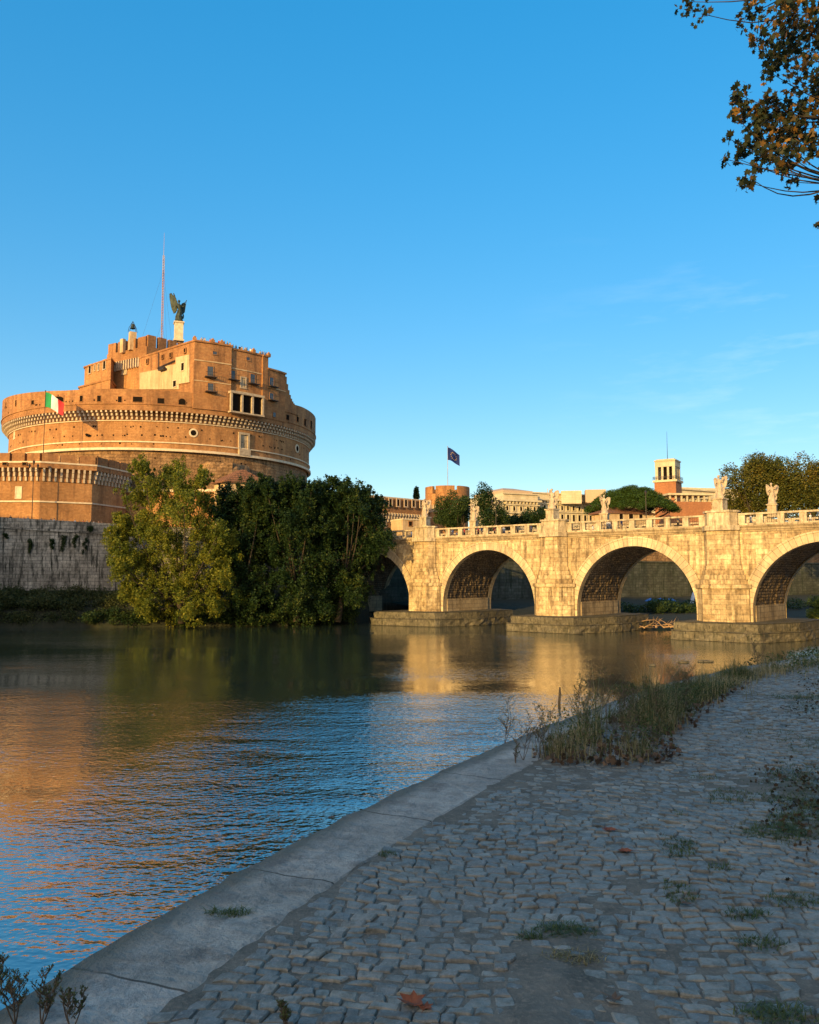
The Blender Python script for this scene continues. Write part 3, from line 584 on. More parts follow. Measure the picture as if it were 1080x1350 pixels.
# ================================================================= BRIDGE
BA = Vector((39.3, 112.6)); BD = Vector((-.756, .655)).normalized(); BN = Vector((-.655, -.756)).normalized()
BW = 14.0; ZSP = 2.35; ZC = 3.5; RA = 9.2; ZCB = 14.45; ZCT = 15.05
def B(t, n, z): p = BA+BD*t+BN*n; return (p.x, p.y, z)
def Bxy(t, n): p = BA+BD*t+BN*n; return (p.x, p.y)
PIERS = [22.2, 48.15, -3.7, -29.6, 74.1]
ARCH = [9.2, 35.1, 61.1, -16.6, -42.5]
T0, T1 = -78.0, 79.0
bridge = empty('stone_bridge', (*Bxy(22, -7), 0), 'long cream travertine bridge with round arches and statues across the river', 'bridge')
wl = MB()
def col_face(ta, tb, za, zb, n, flip):
    q = [B(ta, n, za), B(tb, n, zb), B(tb, n, ZCB), B(ta, n, ZCB)]; uv = [(-ta, za), (-tb, zb), (-tb, ZCB), (-ta, ZCB)]
    if flip: q.reverse(); uv.reverse()
    wl.face(q, uv)
NA = 28
for n, fl in ((0, True), (-BW, False)):
    for a in ARCH:
        P = [(a-RA*math.cos(math.pi*i/NA), ZC+RA*math.sin(math.pi*i/NA)) for i in range(NA+1)]
        for i in range(NA): col_face(P[i][0], P[i+1][0], P[i][1], P[i+1][1], n, fl)
    for p in PIERS: col_face(p-3.76, p+3.76, -1, -1, n, fl)
    col_face(T0, ARCH[-1]-RA, -1, -1, n, fl)
    col_face(PIERS[-1]+3.7, T1, -1, -1, n, fl) if False else None
wl.build('spandrel_wall', M['trav'], bridge)
# vaults: worn rubble between two dressed rings
for k, a in enumerate(ARCH):
    v = MB(); prof = [(a-RA, -1)]+[(a-RA, z) for z in (1, ZSP)]+[(a-RA*math.cos(math.pi*i/40), ZC+RA*math.sin(math.pi*i/40)) for i in range(41)]+[(a+RA, ZSP), (a+RA, 1), (a+RA, -1)]
    rgv = np.random.default_rng(k+40); ns = np.linspace(-1.0, -BW+1.0, 34); g = []; lo = 3
    # finer profile
    prof2 = [(a+RA*math.copysign(1, sx), z) for sx, z in ()]
    fine = [(a-RA, z, -1, 0) for z in np.linspace(ZSP, ZC, 4)[:-1]]+[(a-RA*math.cos(math.pi*i/72), ZC+RA*math.sin(math.pi*i/72), -math.cos(math.pi*i/72), math.sin(math.pi*i/72)) for i in range(73)]+[(a+RA, z, 1, 0) for z in np.linspace(ZC, ZSP, 4)[1:]]
    m = len(fine); vs = []; uvs = []
    for j, nn_ in enumerate(ns):
        for i, (t, z, ct, cz) in enumerate(fine):
            low = z < 4.6
            d = .02 if low else .14+.20*(fn(i*.55+j*.13, j*.8, 1, k)+.35*rgv.normal()*.6)
            if (j in (0, len(ns)-1)): d = max(d, .05)
            vs.append(B(t+ct*d, nn_, z+cz*d)); uvs.append((nn_, i*RA*math.pi/72))
    base = 0
    for j in range(len(ns)-1):
        for i in range(m-1):
            ii = [j*m+i, (j+1)*m+i, (j+1)*m+i+1, j*m+i+1]; v.face([vs[q] for q in ii], [uvs[q] for q in ii])
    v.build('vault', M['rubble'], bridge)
    # dressed edge of the vault front and back
    e = MB()
    for n0, n1 in ((0, -1.02), (-BW, -BW+1.02)):
        pp = [(a-RA, -1), (a-RA, ZSP)]+[(x[0], x[1]) for x in fine]+[(a+RA, ZSP), (a+RA, -1)]
        for i in range(len(pp)-1): e.face([B(pp[i][0], n0, pp[i][1]), B(pp[i+1][0], n0, pp[i+1][1]), B(pp[i+1][0], n1, pp[i+1][1]), B(pp[i][0], n1, pp[i][1])], [(i*.4, 0), (i*.4+.4, 0), (i*.4+.4, 1), (i*.4, 1)])
    for s in (-1, 1):   # low dressed dado along each side of the passage
        t = a+s*RA; q = [B(t, -1.02, ZSP-1), B(t, -BW+1.02, ZSP-1), B(t, -BW+1.02, ZSP+2.1), B(t, -1.02, ZSP+2.1)]
        q2 = [B(t-s*.14, -1.02, ZSP-1), B(t-s*.14, -BW+1.02, ZSP-1), B(t-s*.14, -BW+1.02, ZSP+2.1), B(t-s*.14, -1.02, ZSP+2.1)]
        e.add(q+q2, [(4, 5, 6, 7), (7, 6, 2, 3), (4, 7, 3, 0), (5, 6, 2, 1)])
    e.build('vault_edge', M['trav_lo'], bridge)
    # voussoir ring and thin hood moulding, proud of the wall
    for n0, sg in ((0, 1), (-BW, -1)):
        r = MB()
        for (ri, ro, pr) in ((RA, RA+1.12, .10), (RA+1.12, RA+1.34, .20)):
            pp = [(-1, ZSP-3.3), (-1, ZC)]
            ang = [math.pi*i/60 for i in range(61)]
            pi_ = [(a-ri, ZSP)]+[(a-ri*math.cos(x), ZC+ri*math.sin(x)) for x in ang]+[(a+ri, ZSP)]
            po_ = [(a-ro, ZSP)]+[(a-ro*math.cos(x), ZC+ro*math.sin(x)) for x in ang]+[(a+ro, ZSP)]
            for i in range(len(pi_)-1):
                u0, u1 = i*.5, i*.5+.5; A0, A1, B0, B1 = pi_[i], pi_[i+1], po_[i], po_[i+1]; nf = n0+sg*pr
                f = [B(A0[0], nf, A0[1]), B(A1[0], nf, A1[1]), B(B1[0], nf, B1[1]), B(B0[0], nf, B0[1])]; uv = [(u0, 0.1), (u1, 0.1), (u1, 1.2), (u0, 1.2)]
                r.face(f, uv)
                r.face([B(B0[0], nf, B0[1]), B(B1[0], nf, B1[1]), B(B1[0], n0-sg*.05, B1[1]), B(B0[0], n0-sg*.05, B0[1])], [(u0, 1.2), (u1, 1.2), (u1, 1.4), (u0, 1.4)])
                r.face([B(A0[0], nf, A0[1]), B(A1[0], nf, A1[1]), B(A1[0], n0-sg*.02, A1[1]), B(A0[0], n0-sg*.02, A0[1])], [(u0, 0), (u1, 0), (u1, .1), (u0, .1)])
        r.build('arch_ring', M['trav_smooth'], bridge)
# deck
dk = MB(); dk.prism([Bxy(T0, 0), Bxy(T1, 0), Bxy(T1, -BW), Bxy(T0, -BW)][::-1], ZCB-.3, 15.0); dk.build('deck', M['trav_plain'], bridge)
# cutwaters, stepped, each with its dressed top
def npoly(c, pts, side=1):
    q = [Bxy(c+a, (b if side > 0 else -BW-b)) for a, b in pts]
    ar = sum(q[i][0]*q[(i+1) % len(q)][1]-q[(i+1) % len(q)][0]*q[i][1] for i in range(len(q)))
    return q if ar > 0 else q[::-1]
for c in PIERS[:4]:
    for sd_ in (1, -1):
        cw = MB(); base = [(3.45, -.3), (3.45, .5), (2.0, 2.3), (-2.0, 2.3), (-3.45, .5), (-3.45, -.3)]
        def sc(k, pts=base): return [(a*k, b if b < 0 else b*k) for a, b in pts]
        up = [(2.35, -.3), (2.35, .35), (1.6, 1.4), (-1.6, 1.4), (-2.35, .35), (-2.35, -.3)]
        cw.prism(npoly(c, base, sd_), -1, 6.75)
        cw.prism(npoly(c, sc(1.08), sd_), 6.75, 7.25)
        z = 7.25; k = 0
        for f in (.22, .45, .65, .82):
            p = [(a*(1-f)+b*f, d*(1-f)+e_*f) for (a, d), (b, e_) in zip(base, up)]; cw.prism(npoly(c, p, sd_), z, z+.62); z += .62
        cw.prism(npoly(c, up, sd_), z, ZCB)
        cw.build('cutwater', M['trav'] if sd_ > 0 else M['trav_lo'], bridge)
        # capping cornice and pedestal block over the pier
        cp = MB(); cp.prism(npoly(c, [(a*1.07, (b if b < 0 else b*1.25+.1)) for a, b in up], sd_), ZCB-.02, ZCT+.03); cp.prism(npoly(c, [(a*.93, b if b < 0 else b*.95) for a, b in up], sd_), ZCT+.03, 16.85)
        cp.prism(npoly(c, [(a*1.02, b if b < 0 else b*1.1) for a, b in up], sd_), 16.85, 17.1); cp.build('pier_cap', M['trav_plain'], bridge)
# cornices
for n, s in ((0, 1), (-BW, -1)):
    co = MB()
    for (z0, z1, w_) in ((ZCB-.25, ZCB, .12), (ZCB, ZCT-.2, .30), (ZCT-.2, ZCT, .48)):
        co.prism(npoly(0, [(T0, -.2), (T1, -.2), (T1, w_), (T0, w_)], s), z0, z1)
    co.build('cornice', M['trav_lo'], bridge)
# balustrades: stone posts, rail, and an iron grille in every bay
post0 = gr0 = None
for n, s in ((0, 1), (-BW, -1)):
    bl = MB()
    segs = []; ps = sorted(PIERS); edges = [T0]+[x for p in ps for x in (p-2.3, p+2.3)]+[T1]
    for i in range(0, len(edges)-1, 2):
        a, b = edges[i], edges[i+1]
        if b-a < .5: continue
        segs.append((a, b))
        bl.prism(npoly(0, [(a, -.28), (b, -.28), (b, .16), (a, .16)], s), ZCT, ZCT+.24)
        bl.prism(npoly(0, [(a, -.34), (b, -.34), (b, .24), (a, .24)], s), 16.42, 16.66)
    bo = bl.build('balustrade', M['trav_plain'], bridge)
    for a, b in segs:
        a, b = max(a, -46), min(b, 72)
        if b <= a: continue
        nb = max(1, round((b-a)/2.7)); st = (b-a)/nb
        for i in range(nb+1):
            t = a+st*i; nn_ = n-s*.06; p = B(t, nn_, 0); rz = math.atan2(BD.y, BD.x)
            if i in (0, nb) : t = a+.35 if i == 0 else b-.35
            p = B(t, nn_, 0)
            if post0 is None:
                m_ = MB(); m_.box((p[0], p[1], (ZCT+.24+16.42)/2), (.86, .44, 16.42-ZCT-.24), rz); post0 = m_.build('post', M['trav_plain'], bo); o = post0
                P0 = Vector(p)
            else: o = post0.copy(); COL.objects.link(o); o.parent = bo; o.location = Vector(p)-P0
            if i < nb:
                p2 = B(a+st*(i+.5), nn_, 0)
                if gr0 is None:
                    m_ = MB(); W_ = st-.9; zz0, zz1 = ZCT+.26, 16.40; q = lambda f, z: (p2[0]+BD.x*W_*f, p2[1]+BD.y*W_*f, z)
                    for z in (zz0+.06, zz1-.06, (zz0+zz1)/2): m_.tube([q(-.5, z), q(.5, z)], .025, 4)
                    for k in range(8): f = -.5+k/7; m_.tube([q(f, zz0), q(f, zz1)], .014, 4)
                    m_.tube([q(-.5, zz0), q(.5, zz1)], .018, 4); m_.tube([q(.5, zz0), q(-.5, zz1)], .018, 4)
                    gr0 = m_.build('grille', M['iron'], bo); G0 = Vector(p2)
                else: o = gr0.copy(); COL.objects.link(o); o.parent = bo; o.location = Vector(p2)-G0
# river footings: battered stone platforms round every pier
def rough_block(poly, z0, z1, amp, seg=.9, seed=0, lay=5, inset=.0):
    pts = []
    for i in range(len(poly)):
        a, b = Vector(poly[i]), Vector(poly[(i+1) % len(poly)]); n = max(1, int((b-a).length/seg))
        pts += [a+(b-a)*k/n for k in range(n)]
    c = sum(pts, Vector((0, 0)))/len(pts); m = MB(); n = len(pts); vs = []
    for j in range(lay+1):
        z = z0+(z1-z0)*j/lay
        for i, p in enumerate(pts):
            d = (p-c).normalized(); k = amp*(fn(p.x*1.0+z*.7, p.y+z, .9, seed)*.9+fn(p.x, p.y+z*2, 2.6, seed)*.5)-inset*j/lay
            vs.append((p.x+d.x*k, p.y+d.y*k, z+(amp*.35*fn(p.x, p.y, 1.4, seed+3) if 0 < j else 0)))
    fs = [(j*n+i, j*n+(i+1) % n, (j+1)*n+(i+1) % n, (j+1)*n+i) for j in range(lay) for i in range(n)]+[tuple(lay*n+i for i in range(n))]
    m.add(vs, fs); return m
for k, c in enumerate(PIERS[:4]):
    ex = 3.2 if c == PIERS[1] else 0
    lower = npoly(c, [(5.2+ex*.3, 5.7+ex*.6), (-6.1, 5.0), (-9.0, -3.2), (-9.0, -15), (5.6, -18)]); upp = npoly(c, [(4.8+ex*.3, 5.2+ex*.6), (-5.7, 4.5), (-8.5, -3.4), (-8.5, -14.5), (5.2, -17.4)])
    f = rough_block(lower, -1.2, 1.25, .42, seed=k).build('footing', M['footing'], bridge, merge=False)
    rough_block(upp, 1.1, ZSP, .16, seed=k+9, lay=3).build('footing_course', M['footing'], f)
print('bridge ok')
# ================================================================= FIGURES
def remesh(parts, voxel, name, mat, parent, smooth=True, noise_amp=0):
    mb = MB()
    for p in parts:
        if p[0] == 'c':      # capsule chain: points, radii
            pts, rad = [Vector(q) for q in p[1]], p[2]
            d0 = (pts[0]-pts[1]).normalized()*rad[0]*.55; d1 = (pts[-1]-pts[-2]).normalized()*rad[-1]*.55
            mb.tube([pts[0]+d0]+pts+[pts[-1]+d1], [rad[0]*.5]+list(rad)+[rad[-1]*.5], 8)
        elif p[0] == 'e': mb.ball(p[1], p[2], 10)
        elif p[0] == 'l': mb.lathe(p[1], p[2], 14); 
        elif p[0] == 'w':    # plate: outline points and thickness vector
            A, tv = [Vector(q) for q in p[1]], Vector(p[2]); n = len(A)
            mb.add([q-tv for q in A]+[q+tv for q in A], [tuple(range(n-1, -1, -1)), tuple(range(n, 2*n))]+[(i, (i+1) % n, n+(i+1) % n, n+i) for i in range(n)])
    me = bpy.data.meshes.new(name); me.from_pydata([Vector(q) for q in mb.v], [], mb.f)
    import bmesh
    bm = bmesh.new(); bm.from_mesh(me); bmesh.ops.remove_doubles(bm, verts=bm.verts, dist=1e-4); bmesh.ops.recalc_face_normals(bm, faces=bm.faces); bm.to_mesh(me); bm.free()
    o = bpy.data.objects.new('tmp', me); COL.objects.link(o)
    md = o.modifiers.new('r', 'REMESH'); md.mode = 'VOXEL'; md.voxel_size = voxel; md.use_smooth_shade = smooth
    dg = bpy.context.evaluated_depsgraph_get(); m2 = bpy.data.meshes.new_from_object(o.evaluated_get(dg)); bpy.data.objects.remove(o); m2.name = name
    m2.materials.clear()
    if noise_amp:
        for v in m2.vertices: v.co += v.normal*noise_amp*mn.noise(v.co*3.1)
    p = link(m2, name, mat, parent, ORG[parent.name] if parent is not None else (0, 0, 0)); return p
def wing(sx, spread, rise, back=.35):
    """feathered wing outline on side sx"""
    return [(sx*.12, back*.5, 2.55), (sx*(.45+spread*.3), back, 2.9+rise*.5), (sx*(.75+spread*.6), back*1.5, 3.05+rise), (sx*(.95+spread*.8), back*1.7, 2.9+rise), (sx*(.92+spread*.6), back*1.6, 2.3+rise*.5), (sx*(.8+spread*.4), back*1.5, 1.75+rise*.2), (sx*(.6+spread*.2), back*1.3, 1.35), (sx*.42, back, 1.5), (sx*.22, back*.8, 2.0)]
def angel(x, y, z0, H, rz, label, mat='marble', arms='cross', sway=.12, ws=(.25, .25), rise=(.1, .25), group='marble angel statues lining the bridge', pedestal=(1.35, 1.9), name='angel_statue', zb=None, pedmat='trav_plain'):
    """figure modelled 3.4 m high then scaled; faces -Y before turning"""
    r = empty(name, (0, 0, 0), label, 'statue', group)
    s = sway; parts = [
        ('c', [(.16, -.08, .12), (.17+s*.3, -.05, .9), (.12+s, 0, 1.55)], [.15, .17, .24]), ('c', [(-.2, .1, .12), (-.17, .05, .9), (-.08+s, 0, 1.5)], [.14, .17, .23]),
        ('c', [(s, 0, 1.45), (s*.8, -.02, 1.9), (.0, -.03, 2.35), (0, 0, 2.6)], [.3, .26, .31, .22]),
        ('c', [(0, 0, 2.6), (-.03, -.05, 2.85)], [.1, .1]), ('e', (-.04, -.07, 3.06), (.17, .2, .23)), ('e', (-.03, .02, 3.12), (.2, .2, .2)), ('e', (-.05, -.26, 3.03), (.04, .05, .05)),
        ('l', [(.62, 0), (.58, .15), (.42, .8), (.34, 1.4), (.3, 1.75), (.0, 1.8)], (s*.3, .03, .02)),
        ('c', [(.45, .1, .15), (.35, -.1, .7), (.3, -.2, 1.3)], [.14, .11, .08]), ('c', [(-.45, .0, .15), (-.42, -.15, .8), (-.2, -.25, 1.6)], [.13, .10, .07]), ('c', [(.05, -.42, .1), (-.05, -.38, .7), (.15, -.3, 1.5)], [.12, .08, .06]),
        ('c', [(.5, .2, .7), (.62, .25, 1.1), (.45, .15, 1.8)], [.15, .12, .06]), ('e', (0, 0, .08), (.68, .6, .18)), ('e', (.3, .1, .2), (.35, .3, .2))]
    if arms == 'cross': parts += [('c', [(-.28, 0, 2.48), (-.5, -.15, 2.15), (-.3, -.38, 2.35)], [.13, .1, .07]), ('c', [(.28, 0, 2.48), (.48, -.12, 2.1), (.1, -.4, 2.0)], [.13, .1, .07])]
    elif arms == 'up': parts += [('c', [(-.28, 0, 2.5), (-.58, -.1, 2.4), (-.72, -.2, 2.8)], [.13, .1, .07]), ('c', [(.28, 0, 2.48), (.5, -.1, 2.1), (.3, -.36, 1.9)], [.13, .1, .07])]
    else: parts += [('c', [(-.28, 0, 2.48), (-.52, -.1, 2.1), (-.34, -.36, 1.95)], [.13, .1, .07]), ('c', [(.28, 0, 2.5), (.6, -.1, 2.3), (.66, -.25, 2.6)], [.13, .1, .07])]
    remesh(parts, .055, 'figure', M[mat], r, noise_amp=.03)
    for k, sx in enumerate((-1, 1)): remesh([('w', wing(sx, ws[k], rise[k]), (0, .06, .02)), ('c', [(sx*.12, .1, 2.4), (sx*.5, .32, 2.85+rise[k]*.5), (sx*.8, .48, 3.0+rise[k])], [.1, .09, .07])], .055, 'wing', M[mat], r, noise_amp=.04)
    a = MB()
    if arms == 'cross': a.box((-.38, -.45, 2.35), (.10, .10, 2.5)); a.box((-.38, -.452, 3.15), (.95, .094, .10)); a.build('cross', M[mat], r)
    elif arms == 'up' : a.tube([(-.74, -.22, 2.2), (-.70, -.2, 3.35)], [.035, .05], 6); a.build('staff', M[mat], r)
    else: a.tube([(.66, -.3, 2.5), (.72, -.3, 2.9)], [.12, .16], 8); a.tube([(.5, -.3, 2.62), (.9, -.3, 2.70)], .05, 6); a.build('relic', M[mat], r)
    k = H/3.35
    if pedestal:
        ph = pedestal[1]/k; w_ = pedestal[0]/k; a = MB(); a.box((0, 0, -.05-ph*.5), (w_*.82, w_*.82, ph-.25)); a.box((0, 0, -.09), (w_, w_, .18)); a.box((0, 0, -ph+.10), (w_, w_, .22)); a.build('pedestal', M[pedmat], r)
    r.location = (x, y, z0); r.scale = (k, k, k); r.rotation_euler = (0, 0, rz); return r
RZB = math.atan2(BD.y, BD.x)+math.pi     # statues turn their face toward the roadway / viewer
near = [(48.0, 'angel statue on the leftmost visible pier of the bridge, beside the round brick tower', 'relic', (0, .1), (.0, .1)), (22.2, 'angel statue on the near pedestal between the two fully seen arches', 'up', (.05, .0), (.15, .0)), (-3.7, 'angel statue with spread wings in front of the cream palace, right of the brick tower', 'relic', (.15, .0), (.0, .15))]
for t, lab, arm, ws, ri in near:
    x, y = Bxy(t, .55); angel(x, y, 18.75, 3.25, RZB+(.15 if t > 30 else -.1), lab, arms=arm, ws=ws, rise=ri, pedestal=(1.75, 1.68), sway=.1)
for px, lab, arm in ((625, 'angel statue holding a cross against dark trees, on the far parapet', 'cross'), (798, 'angel statue standing in front of the umbrella pine', 'up'), (1020, 'angel statue before the autumn trees at the right end of the bridge', 'relic')):
    k = (px-540)/1080; q = Bxy(0, -14.2); t = (q[0]-k*q[1])/(-BD.x+k*BD.y); x, y = Bxy(t, -14.2)
    angel(x, y, 18.85, 3.2, RZB+math.pi*0+.2, lab, arms=arm, pedestal=(1.5, 1.9), sway=-.12 if arm == 'up' else .12, ws=(-.1, .0), rise=(.1, -.1))
print('angels ok')
# ---- people
def person(shirt, legs, hair='hair', pose='walk', label='x', group=None, x=0, y=0, z=0, rz=0, H=1.7):
    r = empty('person', (0, 0, 0), label, 'person', group); st = .16 if pose == 'walk' else .02
    ar = .12 if pose == 'walk' else .03
    legsP = [('c', [(.1, 0, .9), (.1, -st*.6, .5), (.1, -st, .07)], [.09, .065, .045]), ('c', [(-.1, 0, .9), (-.1, st*.2, .5), (-.1, st, .1)], [.09, .065, .045])]
    tor = [('c', [(0, 0, .88), (0, 0, 1.1), (0, 0, 1.38)], [.14, .125, .15])]
    sh = [('c', [(.17, 0, 1.4), (.22, ar*.4, 1.14)], [.055, .045]), ('c', [(-.17, 0, 1.4), (-.22, -ar*.4, 1.14)], [.055, .045])]
    fo = [('c', [(.22, ar*.4, 1.14), (.22, ar*.2-.06, .88), (.22, ar*.2-.1, .8)], [.042, .03, .03]), ('c', [(-.22, -ar*.4, 1.14), (-.22, -ar-.04, .88), (-.22, -ar-.08, .8)], [.042, .03, .03])]
    hd = [('c', [(0, 0, 1.42), (0, -.01, 1.52)], [.055, .055]), ('e', (0, -.02, 1.61), (.078, .095, .115)), ('e', (0, -.118, 1.60), (.014, .02, .022))]
    foot = [('c', [(.1, -st+.03, .045), (.1, -st-.13, .035)], [.045, .035]), ('c', [(-.1, st+.03, .05), (-.1, st-.13, .04)], [.045, .035])]
    remesh(legsP+tor+sh+fo+hd+foot, .035, 'body', M['skin'], r)
    inf = lambda P, d: [(p[0], p[1], [q+d for q in p[2]]) if p[0] == 'c' else p for p in P]
    remesh(inf(tor, .022)+inf(sh, .02), .04, 'shirt', M['c_'+shirt], r); remesh(inf(legsP, .02)+[('e', (0, 0, .9), (.17, .13, .1))], .04, 'trousers', M['c_'+legs], r)
    remesh([('e', (0, .015, 1.64), (.09, .1, .105)), ('e', (0, .05, 1.58), (.07, .06, .1))], .03, 'hair', M['c_'+hair], r)
    k = H/1.73; r.scale = (k, k, k); r.location = (x, y, z); r.rotation_euler = (0, 0, rz); return r
kinds = [('white', 'denim', 'walk', 'white top and blue jeans'), ('red', 'black', 'walk', 'red top and black trousers'), ('black', 'denim', 'stand', 'black top and jeans'), ('blue', 'tan', 'walk', 'dark blue top and tan trousers'), ('tan', 'black', 'stand', 'tan top and black trousers')]
protos = []
rp = random.Random(11)
CG = 'people crossing the bridge'
for i, (a, b_, po, ds) in enumerate(kinds):
    t = 20+i*2.5; x, y = Bxy(t, -1.6)
    o = person(a, b_, pose=po, label='person in %s walking behind the stone railing of the bridge' % ds, group=CG, x=x, y=y, z=15.0, rz=RZB+(0 if i % 2 else math.pi)+math.pi/2); protos.append(o)
for i in range(46):
    k = rp.randrange(5); t = rp.uniform(-20, 55); x, y = Bxy(t, -rp.choice([1.0, 1.3, 2.2, 3.5, 6, 9])); o = copy_tree(protos[k]); o.location = (x, y, 15.0); o.rotation_euler = (0, 0, RZB+math.pi/2+rp.choice([0, math.pi])+rp.uniform(-.3, .3)); s = rp.uniform(.93, 1.06); o.scale = (s, s, s)
# ================================================================= CASTLE
CC = Vector((-55.2, 186.0)); CR = 33.5
def hit(px, R=CR, right=False):
    """angle on a circle round the castle axis met by the sight line through column px (row at horizon)"""
    k = (px-540)/1080; a = 1+k*k; b = -2*(k*CC.x+CC.y); c = CC.x**2+CC.y**2-R*R; dsc = b*b-4*a*c
    if dsc < 0: dsc = 0
    t = (-b-math.sqrt(dsc))/(2*a); x, y = k*t-CC.x, t-CC.y; return math.atan2(x, -y)
def on(R, th, z): return Vector((CC.x+R*math.sin(th), CC.y-R*math.cos(th), z))
def drum_at(px, py, R=CR):
    # iterate: pixel column bends slightly with height because of the camera's tilt
    th = hit(px, R)
    for _ in range(3):
        p = on(R, th, 0); r = ray(px, py); z = CAMZ+r.z*p.y/r.y; kx = r.x/r.y; px2 = 540+1080*kx; th = hit(px2, R)
    return th, z
castle = empty('round_castle', (CC.x, CC.y, GZ), 'huge round brick castle lit orange, with stepped upper storeys and crenellated keep', 'castle')
NB = 144
d = MB(); d.lathe([(31.7, GZ-1), (31.6, 32.6)], (CC.x, CC.y, 0), NB, uvR=31.6)
core = d.build('drum_base', M['tuff'], castle)
d = MB(); d.lathe([(32.05, 32.6), (32.0, 38.2), (32.0, 40.5)], (CC.x, CC.y, 0), NB, uvR=32); d.build('drum_wall', M['brick'], castle)
d = MB()
for z0, z1, r in ((32.5, 32.95, 32.45), (34.0, 34.22, 32.25), (38.0, 38.15, 32.2)): d.lathe([(31.9, z0), (r, z0), (r, z1), (31.9, z1)], (CC.x, CC.y, 0), NB)
d.build('string_course', M['band'], castle)
# corbel table: tapering stone brackets under small arches
cb = MB(); NCB = 228
for i in range(NCB):
    th = 2*math.pi*(i+.5)/NCB; ct, st = math.cos(th), math.sin(th)
    if math.cos(th-R_(16.5)) < -.25: continue
    def q(r, s, z): p = on(r, th, z); return (p.x+ct*s, p.y+st*s, z)
    w_ = .17
    for (r1, z0, z1) in ((32.45, 38.15, 38.75), (32.95, 38.75, 39.3), (33.4, 39.3, 39.8)):
        vs = [q(31.9, -w_, z0), q(r1, -w_, z0+.12), q(r1, w_, z0+.12), q(31.9, w_, z0), q(31.9, -w_, z1), q(r1, -w_, z1), q(r1, w_, z1), q(31.9, w_, z1)]
        cb.add(vs, [(0, 1, 2, 3)[::-1], (4, 5, 6, 7), (0, 1, 5, 4), (1, 2, 6, 5), (2, 3, 7, 6)])
cb.build('corbel_table', M['corbel'], castle)
# parapet gallery above (a bit lower on the side facing the river)
d = MB(); n = NB*2
def ptop(th):
    e = (math.degrees(th)+180) % 360-180; return 43.75+1.5*min(1, max(0, (abs(e-5)-22)/45))
pv = []
for i in range(n):
    a0, a1 = 2*math.pi*i/n, 2*math.pi*(i+1)/n
    t0, t1 = ptop(a0), ptop(a1)
    for (r, z0, z1a, z1b) in ((33.45, 39.8, t0, t1),):
        d.face([on(r, a0, z0), on(r, a1, z0), on(r, a1, z1b), on(r, a0, z1a)], [(a0*r, z0), (a1*r, z0), (a1*r, z1b), (a0*r, z1a)])
    d.face([on(33.45, a0, t0), on(33.45, a1, t1), on(32.6, a1, t1), on(32.6, a0, t0)])
    d.face([on(32.6, a1, 41.2), on(32.6, a0, 41.2), on(32.6, a0, t0), on(32.6, a1, t1)])
    d.face([on(31.9, a0, 39.8), on(31.9, a1, 39.8), on(33.45, a1, 39.8), on(33.45, a0, 39.8)])
d.build('parapet', M['brick_hi'], castle)
d = MB(); d.lathe([(33.45, 40.9), (33.6, 40.9), (33.6, 41.1), (33.45, 41.1)], (CC.x, CC.y, 0), NB); d.build('string_course', M['brick_hi'], castle)
d = MB(); d.lathe([(32.6, 41.2), (.01, 41.2)], (CC.x, CC.y, 0), NB); d.build('terrace', M['trav_lo'], castle)
def rect_local(P, tdir, w_, h, pr):
    """frame+pane at point P (centre), horizontal tangent tdir, normal out"""
    return P, tdir, w_, h
def window(parent, P, tv, w_, h, frame='band', fw=.16, pr=.10, arch=False, pane='dark', bars=0):
    P = Vector(P); tv = Vector((tv[0], tv[1], 0)).normalized(); nv = Vector((tv.y, -tv.x, 0)); Z = Vector((0, 0, 1))
    def bx(m, cx, cz, sx, sz, n0, n1):
        vs = [P+tv*(cx+a*sx/2)+Z*(cz+b*sz/2)+nv*n for n in (n0, n1) for a, b in ((-1, -1), (1, -1), (1, 1), (-1, 1))]
        m.add(vs, [(4, 5, 6, 7), (0, 1, 5, 4), (1, 2, 6, 5), (2, 3, 7, 6), (3, 0, 4, 7)])
    m = MB(); bx(m, 0, h/2+fw/2, w_+2*fw, fw, -.1, pr); bx(m, 0, -h/2-fw/2, w_+2*fw, fw, -.1, pr+.05); bx(m, -w_/2-fw/2, 0, fw, h, -.1, pr); bx(m, w_/2+fw/2, 0, fw, h, -.1, pr)
    for k in range(bars): bx(m, (k+1)/(bars+1)*w_-w_/2, 0, .05, h, -.02, pr*.5)
    f = m.build('window', M[frame], parent)
    m = MB()
    if arch:
        pts = [(-w_/2, -h/2), (w_/2, -h/2)]+[(w_/2*math.cos(a), h/2-w_*.0-(h*.5)*(1-math.sin(a))) for a in [math.pi*i/8 for i in range(9)]]
        m.face([P+tv*a+Z*b+nv*.03 for a, b in pts])
    else: bx(m, 0, 0, w_, h, -.02, .03)
    m.build('pane', M[pane], f); return f
